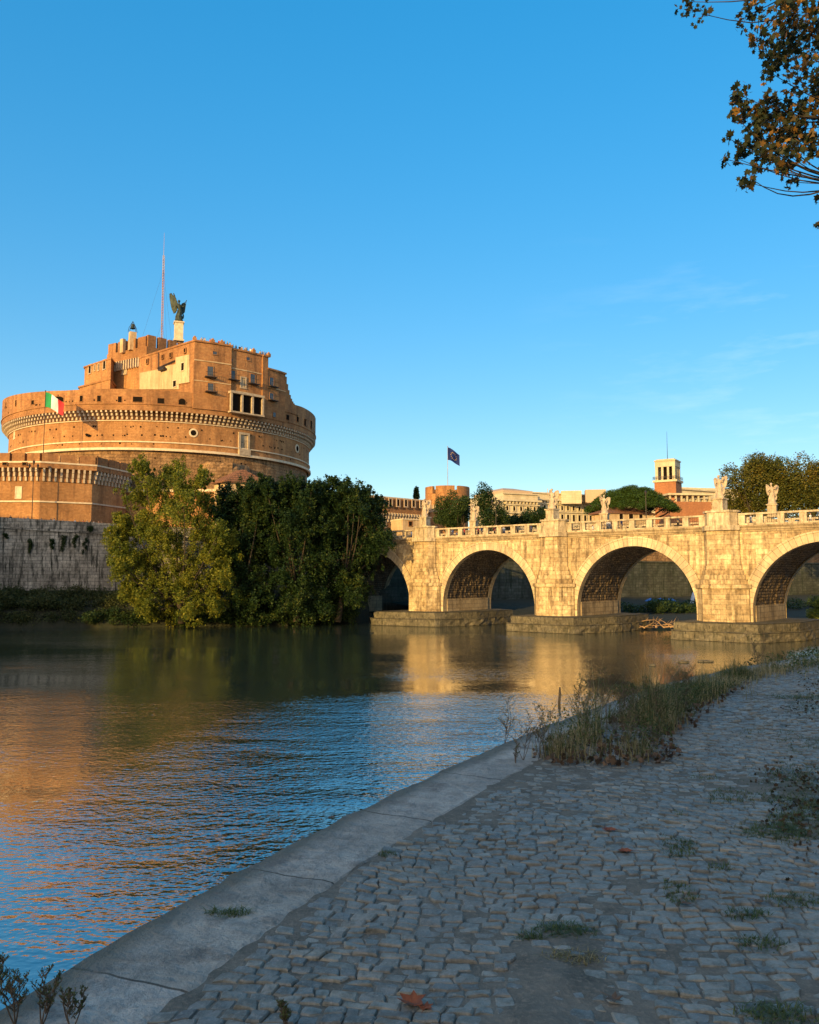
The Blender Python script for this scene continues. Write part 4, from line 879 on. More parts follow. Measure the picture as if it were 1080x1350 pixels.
# gallery openings in the parapet
for px, py, w_, h, ar in ((15, 534, .5, 1.2, 0), (28, 531, .5, 1.2, 0), (50, 530, .8, .8, 0), (81, 526, 3.3, 1.1, 1), (113, 525, .6, 1.1, 0), (136, 525, .7, 1.1, 0), (163, 526, .7, 1.1, 0), (186, 526, 1.7, 1.0, 0), (216, 528, 1.2, 1.0, 0), (243.5, 529, 1.3, 1.2, 1), (271.5, 532, .9, .9, 0), (363, 547, .9, .9, 0), (380, 549.5, 1.0, 1.1, 0), (393, 552, .9, 1.1, 0), (402.5, 556, 1.0, 1.5, 0), (410.5, 559, 1.2, 1.8, 0)):
    th, z = drum_at(px, py, 33.45); window(castle, on(33.46, th, z), (math.cos(th), math.sin(th)), w_, h, 'brick_hi', .08, .04, bool(ar))
for px, py, rr in ((258, 569.5, .55), (392, 590, .6)):
    th, z = drum_at(px, py, 32.0); P = on(32.02, th, z); tv = Vector((math.cos(th), math.sin(th), 0)); nv = Vector((tv.y, -tv.x, 0))
    m = MB()
    for i in range(20):
        a, b = 2*math.pi*i/20, 2*math.pi*(i+1)/20; q = [(math.cos(x), math.sin(x)) for x in (a, b)]
        for (r0, r1, n0, n1) in ((rr*1.55, rr, .1, .14), (rr*1.55, rr*1.55, -.05, .1)):
            m.face([P+tv*q[0][0]*r0+Vector((0, 0, q[0][1]*r0))+nv*n0, P+tv*q[1][0]*r0+Vector((0, 0, q[1][1]*r0))+nv*n0, P+tv*q[1][0]*r1+Vector((0, 0, q[1][1]*r1))+nv*n1, P+tv*q[0][0]*r1+Vector((0, 0, q[0][1]*r1))+nv*n1])
    f = m.build('oculus', M['band'], castle); m = MB(); m.face([P+tv*math.cos(2*math.pi*i/20)*rr+Vector((0, 0, math.sin(2*math.pi*i/20)*rr))+nv*.05 for i in range(20)]); m.build('pane', M['dark'], f)
th, z = drum_at(323, 582, 32.0); P = on(32.02, th, z); tv = (math.cos(th), math.sin(th))
f = window(castle, P, tv, 1.6, 3.0, 'marble', .45, .3, pane='trav_plain')                         # papal coat of arms niche
th2, z2 = drum_at(323, 595, 32.0); m = MB(); Pm = on(32.3, th2, z2); m.box(Pm, (2.6, .5, 1.2), th2); m.build('niche_base', M['marble'], f)
th, z = drum_at(26, 570, 32.0); window(castle, on(32.02, th, z), (math.cos(th), math.sin(th)), .7, 2.2, 'band', .15, .05, pane='band')
th, z = drum_at(123, 573, 32.0); m = MB(); p = on(32.3, th, z); m.ball(p, (.5, .25, .25), 8); m.ball(p+Vector((-.3, 0, .2)), (.3, .2, .2), 6); m.build('projecting_stone', M['dark'], castle)
# --- upper storeys
def block(polyw, z0, z1, name, mat, cope=True, parent=None):
    m = MB(); m.prism(polyw, z0, z1); o = m.build(name, M[mat], parent or castle)
    if cope:
        c = sum((Vector(p) for p in polyw), Vector((0, 0)))/len(polyw); q = [tuple(Vector(p)+(Vector(p)-c).normalized()*.28) for p in polyw]
        m = MB(); m.prism(q, z1-.22, z1+.12); m.build('coping', M['brick_hi'], o)
    return o
def XY(px, Y, py=470): p = at(px, py, Y); return (p.x, p.y)
tF, tA, tB_, tE = hit(254, 33.7), hit(303, 33.7), hit(345, 33.7), hit(374, 33.5)
RF = 33.75
facade = [tuple(on(RF, t, 0)[:2]) for t in (tF, (tF+tA)/2, tA)]
f1 = facade+[tuple(on(26, tA, 0)[:2]), tuple(on(20, .5, 0)[:2]), XY(188, 167.5)]
b1 = block(f1, 40.7, 53.75, 'apartment_wall', 'brick_hi')
f2 = [tuple(on(RF-.5, t, 0)[:2]) for t in (tA, (tA+tB_)/2, tB_)]+[tuple(on(22, tB_, 0)[:2]), tuple(on(22, tA, 0)[:2])]
b2 = block(f2, 40.7, 53.4, 'apartment_wall', 'brick_hi')
tC = hit(352, 33.7)
f3 = [tuple(on(RF-.1, t, 0)[:2]) for t in (tB_, tC)]+[tuple(on(22, tC, 0)[:2]), tuple(on(22, tB_, 0)[:2])]
b3 = block(f3, 40.7, 53.3, 'apartment_wall', 'brick_hi')
f4 = [tuple(on(RF-.15, t, 0)[:2]) for t in (tC, (tC+tE)/2, tE)]+[tuple(on(24, tE, 0)[:2]), tuple(on(24, tC, 0)[:2])]
b4 = block(f4, 40.7, 50.9, 'apartment_wall', 'brick_hi')
# curved ramp of parapet stepping down at the right end
m = MB(); steps = 10; tG = hit(392, 33.6)
for i in range(steps):
    a, b = tE+(tG-tE)*i/steps, tE+(tG-tE)*(i+1)/steps; za = 44.9+5.4*(1-i/steps)**3.0
    m.prism([tuple(on(r, t, 0)[:2]) for r, t in ((33.6, a), (33.6, b), (32.7, b), (32.7, a))], 43, za)
m.build('ramp_parapet', M['brick_hi'], castle)
# facade mouldings
for (ts, r, z, hh) in (((tF, tA), RF+.10, 49.9, .22), ((tF, tA), RF+.07, 46.0, .16), ((tA, tB_), RF-.4, 49.4, .2), ((tA, tB_), RF-.4, 44.9, .3), ((tC, tE), RF-.05, 47.0, .16)):
    m = MB(); m.prism([tuple(on(r, ts[0], 0)[:2]), tuple(on(r, (ts[0]+ts[1])/2, 0)[:2]), tuple(on(r, ts[1], 0)[:2]), tuple(on(r-.6, ts[1], 0)[:2]), tuple(on(r-.6, ts[0], 0)[:2])], z, z+hh); m.build('moulding', M['plaster'], castle)
def fwin(px, py, w_, h, R=RF, **k):
    th, z = drum_at(px, py, R); seg = [(tF, (tF+tA)/2), ((tF+tA)/2, tA), (tA, (tA+tB_)/2), ((tA+tB_)/2, tB_), (tB_, tC), (tC, (tC+tE)/2), ((tC+tE)/2, tE)]
    for a, b in seg:
        if a <= th <= b+1e-4:
            A_, B2 = on(R, a, z), on(R, b, z); f = (th-a)/(b-a); P = A_+(B2-A_)*f; tv = (B2-A_); return window(castle, P+Vector((0, 0, 0)), tv, w_, h, **k), P, tv.normalized()
    P = on(R, th, z); return window(castle, P, (math.cos(th), math.sin(th)), w_, h, **k), P, Vector((math.cos(th), math.sin(th), 0))
for px, py, w_, h, R in ((280, 489.5, 1.1, 1.8, RF), (280.5, 510, 1.1, 1.4, RF), (308.5, 494, 1.2, 1.6, RF-.5), (335, 499, 1.1, 1.7, RF-.5), (359.5, 503, 1.1, 1.6, RF-.15), (359.5, 522, 1.1, 1.2, RF-.15), (286, 466, .8, .6, RF), (306, 475, .8, .6, RF-.5), (329, 473.5, .8, .6, RF-.5), (363, 546, .8, .9, RF-.15)):
    f, P, tv = fwin(px, py, w_, h, R, frame='brick_hi', fw=.12, pr=.08, pane='pane')
    if h > 1.1:
        m = MB(); nv = Vector((tv.y, -tv.x, 0)); zb = P.z-h/2-.35
        c = P+nv*.55; c.z = zb; rz = math.atan2(tv.y, tv.x); m.box(c, (w_+1.1, 1.0, .16), rz)
        for k in range(7):
            q = c+tv*((w_+1.0)*(k/6-.5))+nv*.46; m.tube([q+Vector((0, 0, .08)), q+Vector((0, 0, .9))], .025, 4)
        m.tube([c+tv*-(w_/2+.5)+nv*.46+Vector((0, 0, .9)), c+tv*(w_/2+.5)+nv*.46+Vector((0, 0, .9))], .04, 4); m.build('balcony', M['iron'], f)
f, P, tv = fwin(322.5, 504.5, .9, 1.9, RF-.5, frame='marble', fw=.25, pr=.15, pane='trav_plain')   # coat of arms between the windows
# three-bay loggia
lg = MB(); tv0 = None
th, z = drum_at(322.5, 532, RF-.2); A_, B2 = drum_at(303.5, 530, RF-.2), drum_at(344, 534, RF-.2); PA, PB = on(RF-.1, A_[0], 0), on(RF-.1, B2[0], 0)
tv = (PB-PA).normalized(); nv = Vector((tv.y, -tv.x, 0)); Wd = (PB-PA).length; zc = z-.1; rz = math.atan2(tv.y, tv.x); Cn = (PA+PB)/2+nv*.5
lg.box(Cn+nv*.25+Vector((0, 0, zc+1.9)), (Wd+.5, 1.1, .42), rz); lg.box(Cn+nv*.25+Vector((0, 0, zc-1.95)), (Wd+.5, 1.1, .3), rz)
for k in range(4): q = Cn+tv*(Wd*(k/3-.5))+nv*.45; lg.box(q+Vector((0, 0, zc)), (.38, .5, 3.5), rz)
lo = lg.build('loggia', M['marble'], castle)
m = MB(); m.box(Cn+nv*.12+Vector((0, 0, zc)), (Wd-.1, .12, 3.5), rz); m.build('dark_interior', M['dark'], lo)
# left, fully lit side of the papal apartments: cream render over the lower half, small windows
pF, pL = Vector((*facade[0], 0)), Vector((*f1[-1], 0)); tvL = (pF-pL).normalized(); nvL = Vector((tvL.y, -tvL.x, 0))
def lwin(px, py):
    r = ray(px, py); a = pL; dv = pF-pL; s = (r.x*a.y-r.y*a.x)/(r.y*dv.x-r.x*dv.y); p = a+dv*s; return Vector((p.x, p.y, CAMZ+r.z*p.y/r.y))
def panel(pxs, name, mat, off):
    m = MB(); P = [lwin(*q)+nvL*off for q in pxs]; m.add(P+[p-nvL*off*1.5 for p in P], [tuple(range(len(P)))]+[(i, (i+1) % len(P), len(P)+(i+1) % len(P), len(P)+i) for i in range(len(P))]); return m.build(name, M[mat], castle, merge=True)
panel([(189, 513), (240, 513), (240, 480), (226, 482), (214, 487), (189, 492)], 'plaster_panel', 'plaster', .16)
panel([(236, 507), (254, 504), (254, 468), (236, 472)], 'plaster_panel', 'plaster', .22)
for px, py, w_, h in ((199, 477, .5, .9), (219, 471, .45, .7), (229.5, 469, .5, .9), (248, 463, .5, .8), (245.5, 484, .9, 1.5), (235, 506, 1.0, 1.2)):
    window(castle, lwin(px, py)+nvL*.2, tvL, w_, h, 'band' if w_ > .8 else 'brick_hi', .14, .08)
m = MB(); a, b = lwin(213, 486), lwin(236, 476); m.tube([a+nvL*.3, b+nvL*.3], .12, 5); a, b = lwin(189, 494), lwin(238, 474); m.tube([lwin(214, 487)+nvL*.25, lwin(214, 466)+nvL*.25], .1, 5); m.build('drain_pipe', M['iron'], castle)
m = MB(); c = lwin(221, 488)+nvL*.5; m.box(c, (2.0, 1.0, .3), math.atan2(tvL.y, tvL.x)); m.ball(c+Vector((0, 0, .3)), (.8, .4, .35), 8); m.build('balcony', M['iron'], castle)
# roof figures' parapet merlons along the apartments
for px in (254, 278, 290, 332, 352):
    th = hit(px, RF-.5); p = on(RF-.5, th, 54.1 if px < 300 else 53.7); m = MB(); m.box(p+Vector((0, 0, .0)), (.7, .6, .7), th); m.ball(p+Vector((0, 0, .45)), .26, 8); m.build('roof_finial', M['brick_hi'], castle)
# keep
kC = Vector(XY(197, 172)); kl = Vector(XY(150, 178)); kr = Vector(XY(246, 178.5)); kb_ = kr+(kl-kC)
keep = MB(); KP = [tuple(kl), tuple(kC), tuple(kr), tuple(kb_)]
zk = 57.2; keep = block(KP, 41, zk, 'keep', 'brick', cope=False)
m = MB(); c = (kC+kb_)/2; q = [tuple(Vector(p)+(Vector(p)-c).normalized()*.75) for p in KP]; m.prism(q, 55.2, zk+.0+.05); m.build('machicolation', M['brick_hi'], keep)
dl = (kC-kl); mcb = None
for (A_, B2) in ((kl, kC), (kC, kr)):
    L_ = (B2-A_).length; u_ = (B2-A_).normalized(); nv = Vector((u_.y, -u_.x)); nn_ = int(L_/.75)
    for i in range(nn_):
        p = A_+u_*(i+.5)*L_/nn_+nv*.25; m = MB(); m.box((p.x, p.y, 54.2), (.3, .6, 2.0), math.atan2(u_.y, u_.x)); m.build('corbel', M['corbel'], keep)
hm_ = MB()       # putlog holes left by the scaffolding
for i in range(230):
    a = rp.uniform(-1.3, 1.6); z = rp.choice([33.7, 35.3, 35.4, 36.9, 37.0, 41.6, 42.9, 27.5, 29.5, 31.2])+rp.uniform(-.1, .1); r_ = 33.46 if z > 40 else (32.05 if z > 33 else 31.63); P = on(r_+.012, a, z); tv = Vector((math.cos(a), math.sin(a), 0)); s_ = rp.uniform(.08, .17)
    hm_.face([P-tv*s_-Vector((0, 0, s_)), P+tv*s_-Vector((0, 0, s_)), P+tv*s_+Vector((0, 0, s_)), P-tv*s_+Vector((0, 0, s_))])
tag(hm_.build('putlog_holes', M['dark'], castle), kind='stuff')
def merl(A_, B2, nmer, z0, h, frac, th_, parent, mat='brick_hi', inset=0, skip=()):
    L_ = (B2-A_).length; u_ = (B2-A_).normalized(); nv = Vector((u_.y, -u_.x)); st = L_/nmer
    for i in range(nmer):
        if i in skip: continue
        p = A_+u_*(i+.5)*st-nv*inset; m = MB(); m.box((p.x, p.y, z0+h/2), (st*frac, th_, h), math.atan2(u_.y, u_.x)); m.build('merlon', M[mat], parent)
q = [Vector(x) for x in q]
merl(q[0], q[1], 4, zk+.05, 2.2, .78, .8, keep, inset=.4); merl(q[1], q[2], 4, zk+.05, 2.5, .76, .8, keep, inset=.4); merl(q[2], q[3], 4, zk+.05, 2.3, .76, .8, keep, inset=.4)
uL = (kC-kl).normalized()
def kwin(px, py):
    a = kl; dv = kC-kl; r = ray(px, py); s = (r.x*a.y-r.y*a.x)/(r.y*dv.x-r.x*dv.y); p = a+dv*s; return Vector((p.x, p.y, CAMZ+r.z*p.y/r.y))
nvk = Vector((uL.y, -uL.x, 0))
m = MB(); m.box(kwin(170, 458)+nvk*.8, (1.0, .7, 3.0), math.atan2(uL.y, uL.x)); m.build('white_panel', M['plaster'], keep)
window(keep, kwin(169, 487)+nvk*.05, uL, .9, 1.8, 'marble', .35, .15, pane='trav_plain')
# lower block left of the keep
lA, lB, lC_ = Vector(XY(117, 180)), Vector(XY(151, 172.5)), Vector(XY(160, 181)); lw = block([tuple(lA), tuple(lB), tuple(lC_), tuple(lC_+lA-lB)], 41, 55.0, 'west_wing', 'brick')
for px, py, w_, h in ((123.5, 487, .9, 1.8), (142.5, 481, .9, 1.9), (135, 484, .3, 1.4), (130, 485, .3, 1.2)):
    r = ray(px, py); a = lA; dv = lB-lA; s = (r.x*a.y-r.y*a.x)/(r.y*dv.x-r.x*dv.y); p = a+dv*s; window(lw, (p.x, p.y, CAMZ+r.z*p.y/r.y), dv, w_, h, 'marble', .22, .1)
block([XY(111, 176), XY(151, 168.5), XY(160, 178), XY(121, 186)], 41, 49.6, 'west_wing', 'brick')
# ruined masonry and stair ramp at the foot of the drum on the right
rb = rough_block([tuple(on(31, hit(268), 0)[:2]), tuple(on(34.2, hit(272), 0)[:2]), tuple(on(36, hit(300), 0)[:2]), tuple(on(34.5, hit(328), 0)[:2]), tuple(on(30, hit(332), 0)[:2])], GZ-1, 30.5, 1.0, seg=1.2, seed=3, lay=14); rb.build('ruined_masonry', M['tuff'], castle)
print('castle body ok')
KS = 1.118          # the castle stands well back from the river wall: final size and place
castle.scale = (KS, KS, KS); castle.location = (-61.4, 204.9, 15.5)
def big(p): return Vector((-61.4+(p.x-CC.x)*KS, 204.9+(p.y-CC.y)*KS, 15.5+(p.z-GZ)*KS))
# bell with its iron frame on a stone pier of the keep
bp_ = at(175, 436, 191.4); m = MB()
bl_ = empty('bell', (bp_.x, bp_.y, bp_.z-.9), 'dark bronze bell in an iron frame above the crenellated keep', 'bell')
m.box((bp_.x, bp_.y, bp_.z-2.6), (1.5, 1.4, 4.4), .6); m.build('pier', M['plaster'], bl_)
m = MB(); m.lathe([(.62, 0), (.52, .12), (.40, .5), (.32, .95), (.18, 1.15), (.01, 1.2)], (bp_.x, bp_.y, bp_.z+.5), 16); m.tube([(bp_.x, bp_.y, bp_.z+.25), (bp_.x, bp_.y, bp_.z+.7)], .1, 6); m.build('bell_body', M['bronze'], bl_, smooth=True)
m = MB()
for sx, sy in ((-.9, -.5), (.9, -.5), (-.9, .5), (.9, .5)): m.tube([(bp_.x+sx, bp_.y+sy, bp_.z-.4), (bp_.x+sx*.85, bp_.y+sy*.8, bp_.z+.6), (bp_.x+sx*.3, bp_.y+sy*.3, bp_.z+1.7), (bp_.x, bp_.y, bp_.z+2.3)], .06, 5)
m.build('frame', M['iron'], bl_)
# bronze angel over the castle
pb = at(235.5, 441, 199.6); sp = MB(); zt = at(235.5, 425, 199.6).z
ang = angel(pb.x, pb.y, zt, 5.8, .35, 'green bronze angel with raised wing on the white plinth atop the castle', mat='bronze', arms='relic', ws=(.55, .0), rise=(1.35, .15), group=None, pedestal=(2.5, zt-pb.z+1.8), name='bronze_angel', pedmat='band')
for c_ in ang.children:
    if c_.name.startswith('relic'):
        m = MB(); m.tube([(.62, -.3, 2.62), (.95, -.32, 3.2), (1.0, -.32, 3.3)], .04, 6); m.tube([(.95, -.32, 3.3), (.75, -.3, 1.4)], [.04, .02], 5); me_ = bpy.data.meshes.new('sword'); me_.from_pydata([Vector(v) for v in m.v], [], m.f); me_.materials.append(M['bronze']); c_.data = me_; c_.name = 'sword'
# mast
mp_ = at(213.5, 436, 204.6); mt = at(216, 307, 204.6)
r = empty('radio_mast', (mp_.x, mp_.y, 57), 'tall thin lattice radio mast with guy wires behind the castle keep', 'mast')
M['mast'] = M_plain('mast paint', (.34, .14, .12), (.36, .31, .29), .6, .35)
m = MB()
for a in range(3):
    o_ = Vector((.28*math.cos(a*2.094), .28*math.sin(a*2.094), 0)); m.tube([Vector((mp_.x, mp_.y, 52))+o_, Vector((mp_.x, mp_.y, mt.z-6))+o_*.8], .07, 4)
zz = 57
while zz < mt.z-7:
    for a in range(3):
        o1 = Vector((.28*math.cos(a*2.094), .28*math.sin(a*2.094), 0)); o2 = Vector((.28*math.cos((a+1)*2.094), .28*math.sin((a+1)*2.094), .7)); m.tube([Vector((mp_.x, mp_.y, zz))+o1, Vector((mp_.x, mp_.y, zz))+o2], .04, 3)
    zz += .7
m.build('lattice', M['mast'], r); m = MB(); m.tube([(mp_.x, mp_.y, mt.z-6.2), (mp_.x, mp_.y, mt.z)], [.07, .03], 5); m.build('antenna_tip', M['mast'], r)
m = MB()
for dx, dy, zh in ((-7, -3, .75), (5, -4, .75), (0, 7, .75), (-4, -2, .4), (3.5, -3, .4)): m.tube([(mp_.x, mp_.y, 57+(mt.z-57)*zh), (mp_.x+dx, mp_.y+dy, 57.5)], .018, 3)
m.build('guy_wires', M['iron'], r)
# visitors on the castle roof
for i in range(24):
    px = 260+i*3.85+rp.uniform(-2.4, 2.4); th = hit(px, RF-1.3-rp.random()*.6); p = big(on(RF-1.1, th, 53.3 if px < 303 else 52.9)); o = copy_tree(protos[rp.randrange(5)]); o['group'] = 'visitors on the castle roof'; o['label'] = 'tiny visitor standing at the roof edge of the castle above the balconies'
    o.location = p; o.scale = (1.0,)*3; o.rotation_euler = (0, 0, rp.uniform(0, 6.28))
# flag of Italy on the terrace side
def flag(name, label, x, y, z0, z1, fl_w, fl_h, mats, stripes, dirx, droop, stars=False, fz=None):
    r = empty(name, (x, y, z0), label, 'flag'); m = MB(); m.tube([(x, y, z0), (x, y, z1)], [.10, .05], 8); m.ball((x, y, z1+.1), .14, 8); m.build('pole', M['trav_plain'] if stars else M['iron'], r)
    m = MB(); nx, nz_ = 24, 10; top = z1-.15 if fz is None else fz
    def pt(i, j, off=0):
        u, v = i/nx, j/nz_; w_ = .30*math.sin(u*9+v*2.2)*u**.6; return Vector((x+dirx*u*fl_w*.86, y+w_+.3*u+off, top-v*fl_h*(1-.12*u)-droop*u**1.4+.06*math.sin(u*7)))
    g = [pt(i, j) for i in range(nx+1) for j in range(nz_+1)]
    fs = [(i*(nz_+1)+j, (i+1)*(nz_+1)+j, (i+1)*(nz_+1)+j+1, i*(nz_+1)+j+1) for i in range(nx) for j in range(nz_)]
    b = len(m.v); m.v += [tuple(p) for p in g]
    for k, f in enumerate(fs):
        m.f.append(f); s = int((k//nz_)/nx*stripes)
        if s: m.mi[len(m.f)-1] = s
    fo = m.build('cloth', [M[q] for q in mats], r, smooth=True)
    if stars:
        for off in (-.03, .03):
            m = MB()
            for k in range(12):
                a = 2*math.pi*k/12; cu, cv = .5+.17*math.cos(a)*fl_h/fl_w*1.5, .5+.26*math.sin(a)
                pts = []
                for q in range(10):
                    rr = (.038 if q % 2 == 0 else .015); b_ = math.pi/2+math.pi*q/5; pts.append(pt((cu+rr*math.cos(b_)*fl_h/fl_w)*nx, (cv-rr*math.sin(b_))*nz_, off))
                m.face(pts)
            m.build('stars', M['f_star'], fo)
    return r
zb2_ = at(53, 609.5, 150.5).z; p0 = at(59, 600, 150); p1 = at(59.5, 516, 150)
flag('flagpole', 'green, white and red tricolour flag on a thin pole in front of the round castle', at(58.5, 560, 162).x, 162, zb2_+.0, at(59.5, 516, 162).z, 4.3, 3.0, ['f_green', 'f_white', 'f_red'], 3, 1, 2.3)
q0 = at(590.5, 640, 228); q1 = at(590.5, 589, 228)
flag('flagpole', 'dark blue flag with a ring of yellow stars on a pole above the round tower', q0.x, q0.y, 28, q1.z, 3.9, 3.6, ['f_blue'], 1, 1, 2.2, stars=True)
# ================================================================= BASTION
def bastion(P, zc0, zc1, ztop, label, name='bastion', mat='brick', base=GZ-.5, merl_n=None, closed=True):
    c = sum((Vector(p) for p in P), Vector((0, 0)))/len(P); r = empty(name, (c.x, c.y, GZ), label, 'bastion')
    m = MB(); m.prism(P, base, zc0); m.build('wall', M[mat], r)
    q = [tuple(Vector(p)+(Vector(p)-c).normalized()*1.0) for p in P]; m = MB(); m.prism(q, zc1, ztop); m.build('parapet', M['brick_hi'], r)
    q2 = [tuple(Vector(p)+(Vector(p)-c).normalized()*1.12) for p in P]; m = MB(); m.prism(q2, ztop-.2, ztop+.1); m.build('string_course', M['band'], r)
    m = MB(); m.prism([tuple(Vector(p)+(Vector(p)-c).normalized()*.1) for p in P], zc0-.001, zc1+.01); m.build('corbel_backing', M['brick_hi'], r)
    m = MB()
    for i in range(len(P)):
        A_, B2 = Vector(P[i]), Vector(P[(i+1) % len(P)]); L_ = (B2-A_).length; u_ = (B2-A_).normalized(); nv = Vector((u_.y, -u_.x)); nn_ = max(1, int(L_/.95))
        if nv.y > .6: continue
        for k in range(nn_):
            p = A_+u_*(k+.5)*L_/nn_; H_ = zc1-zc0
            for f0, f1, pr in ((0, .4, .35), (.35, .75, .62), (.7, 1.0, .88)): m.box((p.x+nv.x*pr/2, p.y+nv.y*pr/2, zc0+H_*(f0+f1)/2), (.34, pr, H_*(f1-f0)), math.atan2(u_.y, u_.x))
    m.build('corbel_table', M['corbel'], r); return r, q
Pb = [XY(-60, 148, 640), XY(-20, 150.5, 640), XY(53, 150.5, 640), XY(121.5, 155, 640), XY(166, 165, 640), (-60, 174), (-92, 172)]
zb0, zb1, zb2 = at(53, 634, 150.5).z, at(53, 617, 150.5).z, at(53, 609.5, 150.5).z
bs, q = bastion(Pb, zb0, zb1, zb2, 'polygonal brick bastion with corbelled parapet at the left, below the round castle')
Q = [Vector(x) for x in q]; hm = at(53, 597.5, 149.5).z-zb2
merl(Q[2], Q[3], 3, zb2+.1, hm, .84, 1.2, bs, inset=.7); merl(Q[3], Q[4], 3, zb2+.1, hm, .86, 1.2, bs, inset=.7); merl(Q[1], Q[2], 4, zb2+.1, hm, .84, 1.2, bs, inset=.7); merl(Q[0], Q[1], 3, zb2+.1, hm, .8, 1.2, bs, inset=.7)
def bwin(px, py, w_, h, a=1, **k):
    A_, B2 = Vector(Pb[a]), Vector(Pb[a+1]); r = ray(px, py); dv = B2-A_; s = (r.x*A_.y-r.y*A_.x)/(r.y*dv.x-r.x*dv.y); p = A_+dv*s; n_ = Vector((dv.y, -dv.x, 0)).normalized(); window(bs, Vector((p.x, p.y, CAMZ+r.z*p.y/r.y))+n_*k.pop('off', 0), dv, w_, h, **k)
bwin(24.5, 649.5, .95, 2.0, frame='band', fw=.15, pane='band')
for px in (10, 36): bwin(px, 612.5, .8, .5, frame='brick_hi', fw=.08, off=1.02)
m = MB()
for i in range(1, 4):
    A_, B2 = Vector(Pb[i]), Vector(Pb[i+1]); u_ = (B2-A_).normalized(); nv = Vector((u_.y, -u_.x)); L_ = (B2-A_).length; p = (A_+B2)/2+nv*.05; m.box((p.x, p.y, at(53, 661, 150.5).z), (L_+.1, .3, .28), math.atan2(u_.y, u_.x))
m.build('string_course', M['band'], bs)
# curtain wall joining it to the drum
cw = empty('curtain_wall', (-62, 178, GZ), 'low brick curtain wall between the bastion and the tree', 'wall'); m = MB(); m.prism([XY(160, 167, 650), XY(300, 165, 650), XY(300, 167, 650), XY(160, 169, 650)], GZ-.5, 25.5); m.build('wall', M['brick'], cw)
m = MB(); m.prism([XY(159, 166.7, 650), XY(301, 164.7, 650), XY(301, 167.3, 650), XY(159, 169.3, 650)], 25.5, 26); m.build('coping', M['band'], cw)
# tiled gatehouse between the trees
def house(name, label, poly, z0, ze, zr, wall, roof='roof', wins=()):
    c = sum((Vector(p) for p in poly), Vector((0, 0)))/len(poly); r = empty(name, (c.x, c.y, z0), label, 'building'); m = MB(); m.prism(poly, z0, ze); wo_ = m.build('wall', M[wall], r)
    e = [Vector(p)+(Vector(p)-c).normalized()*.9 for p in poly]; a, b = (e[0]+e[3])/2, (e[1]+e[2])/2; a2, b2 = a+(b-a)*.28, b+(a-b)*.28
    m = MB(); vs = [(*p, ze) for p in e]+[(*a2, zr), (*b2, zr)]; m.add(vs, [(0, 1, 5, 4), (1, 2, 5), (2, 3, 4, 5), (3, 0, 4), (3, 2, 1, 0)]); m.add([(*p, ze-.3) for p in e]+[(*p, ze) for p in e], [(i, (i+1) % 4, 4+(i+1) % 4, 4+i) for i in range(4)]); m.build('roof', M[roof], r)
    for px, py, w_, h, ei in wins:
        A_, B2 = Vector(poly[ei]), Vector(poly[(ei+1) % 4]); rr = ray(px, py); dv = B2-A_; s = (rr.x*A_.y-rr.y*A_.x)/(rr.y*dv.x-rr.x*dv.y); p = A_+dv*s; window(r, (p.x, p.y, CAMZ+rr.z*p.y/rr.y), dv, w_, h)
    return r
h0, h1, h2 = Vector(XY(283, 160, 630)), Vector(XY(300, 157, 630)), Vector(XY(350, 161, 630))
house('gatehouse', 'small orange gatehouse with a low tiled roof between the tree crowns', [tuple(h0), tuple(h1), tuple(h2), tuple(h2+h0-h1)], GZ-.5, at(300, 634, 157).z, at(315, 619, 160).z, 'plaster', wins=((290, 641, .8, 1.5, 0),))
# rampart right of the trees, with its row of dark embrasures
A_, B2 = Vector(XY(478, 203, 660)), Vector(XY(560, 218, 660)); u_ = (B2-A_).normalized(); bk = Vector((-u_.y, u_.x))
zt_ = at(500, 653.5, 207).z
rt, _q = bastion([tuple(A_), tuple(B2), tuple(B2+bk*9), tuple(A_+bk*9)], zt_-6.6, zt_-4.2, zt_-.2, 'orange brick rampart with a row of dark embrasures right of the dark trees', name='rampart')
M['trav_dull'] = M_plain('pale opening frame', (.50, .36, .24), (.4, .28, .18), .8, 2)
nvr = Vector((u_.y, -u_.x, 0))
for k in range(8):
    px = 491+k*10.2; r_ = ray(px, 662); dv = B2-A_; s = (r_.x*A_.y-r_.y*A_.x)/(r_.y*dv.x-r_.x*dv.y); p = A_+dv*s; z = at(px, 661.5+k*.55, p.y).z; window(rt, Vector((p.x, p.y, z))+nvr*1.0, dv, .85, 1.7, 'trav_dull', .28, .12)
for px, py in ((507, 691), (520, 691)): bb_ = ray(px, py); s = (bb_.x*A_.y-bb_.y*A_.x)/(bb_.y*dv.x-bb_.x*dv.y); p = A_+dv*s; window(rt, (p.x, p.y, at(px, py, p.y).z), dv, .9, 1.4, 'trav_dull', .2, .1)
a, b = Vector(XY(531, 190, 690)), Vector(XY(556, 193, 690)); c = Vector((-(b-a).y, (b-a).x)).normalized()*5
m = empty('guard_house', (a.x, a.y, GZ), 'small flat-roofed orange house behind the left end of the bridge', 'building'); k = MB(); k.prism([tuple(a), tuple(b), tuple(b+c), tuple(a+c)], GZ, at(540, 685, 190).z); k.build('wall', M['plaster'], m); window(m, (*(a+(b-a)*.4), at(541, 690, 190).z), b-a, .9, 1.0, 'brick_hi')
k = MB(); zz = at(540, 685, 190).z; k.prism([tuple(a-c*.04-(b-a)*.03), tuple(b-c*.04+(b-a)*.03), tuple(b+c), tuple(a+c)], zz, zz+.25); k.build('coping', M['band'], m)
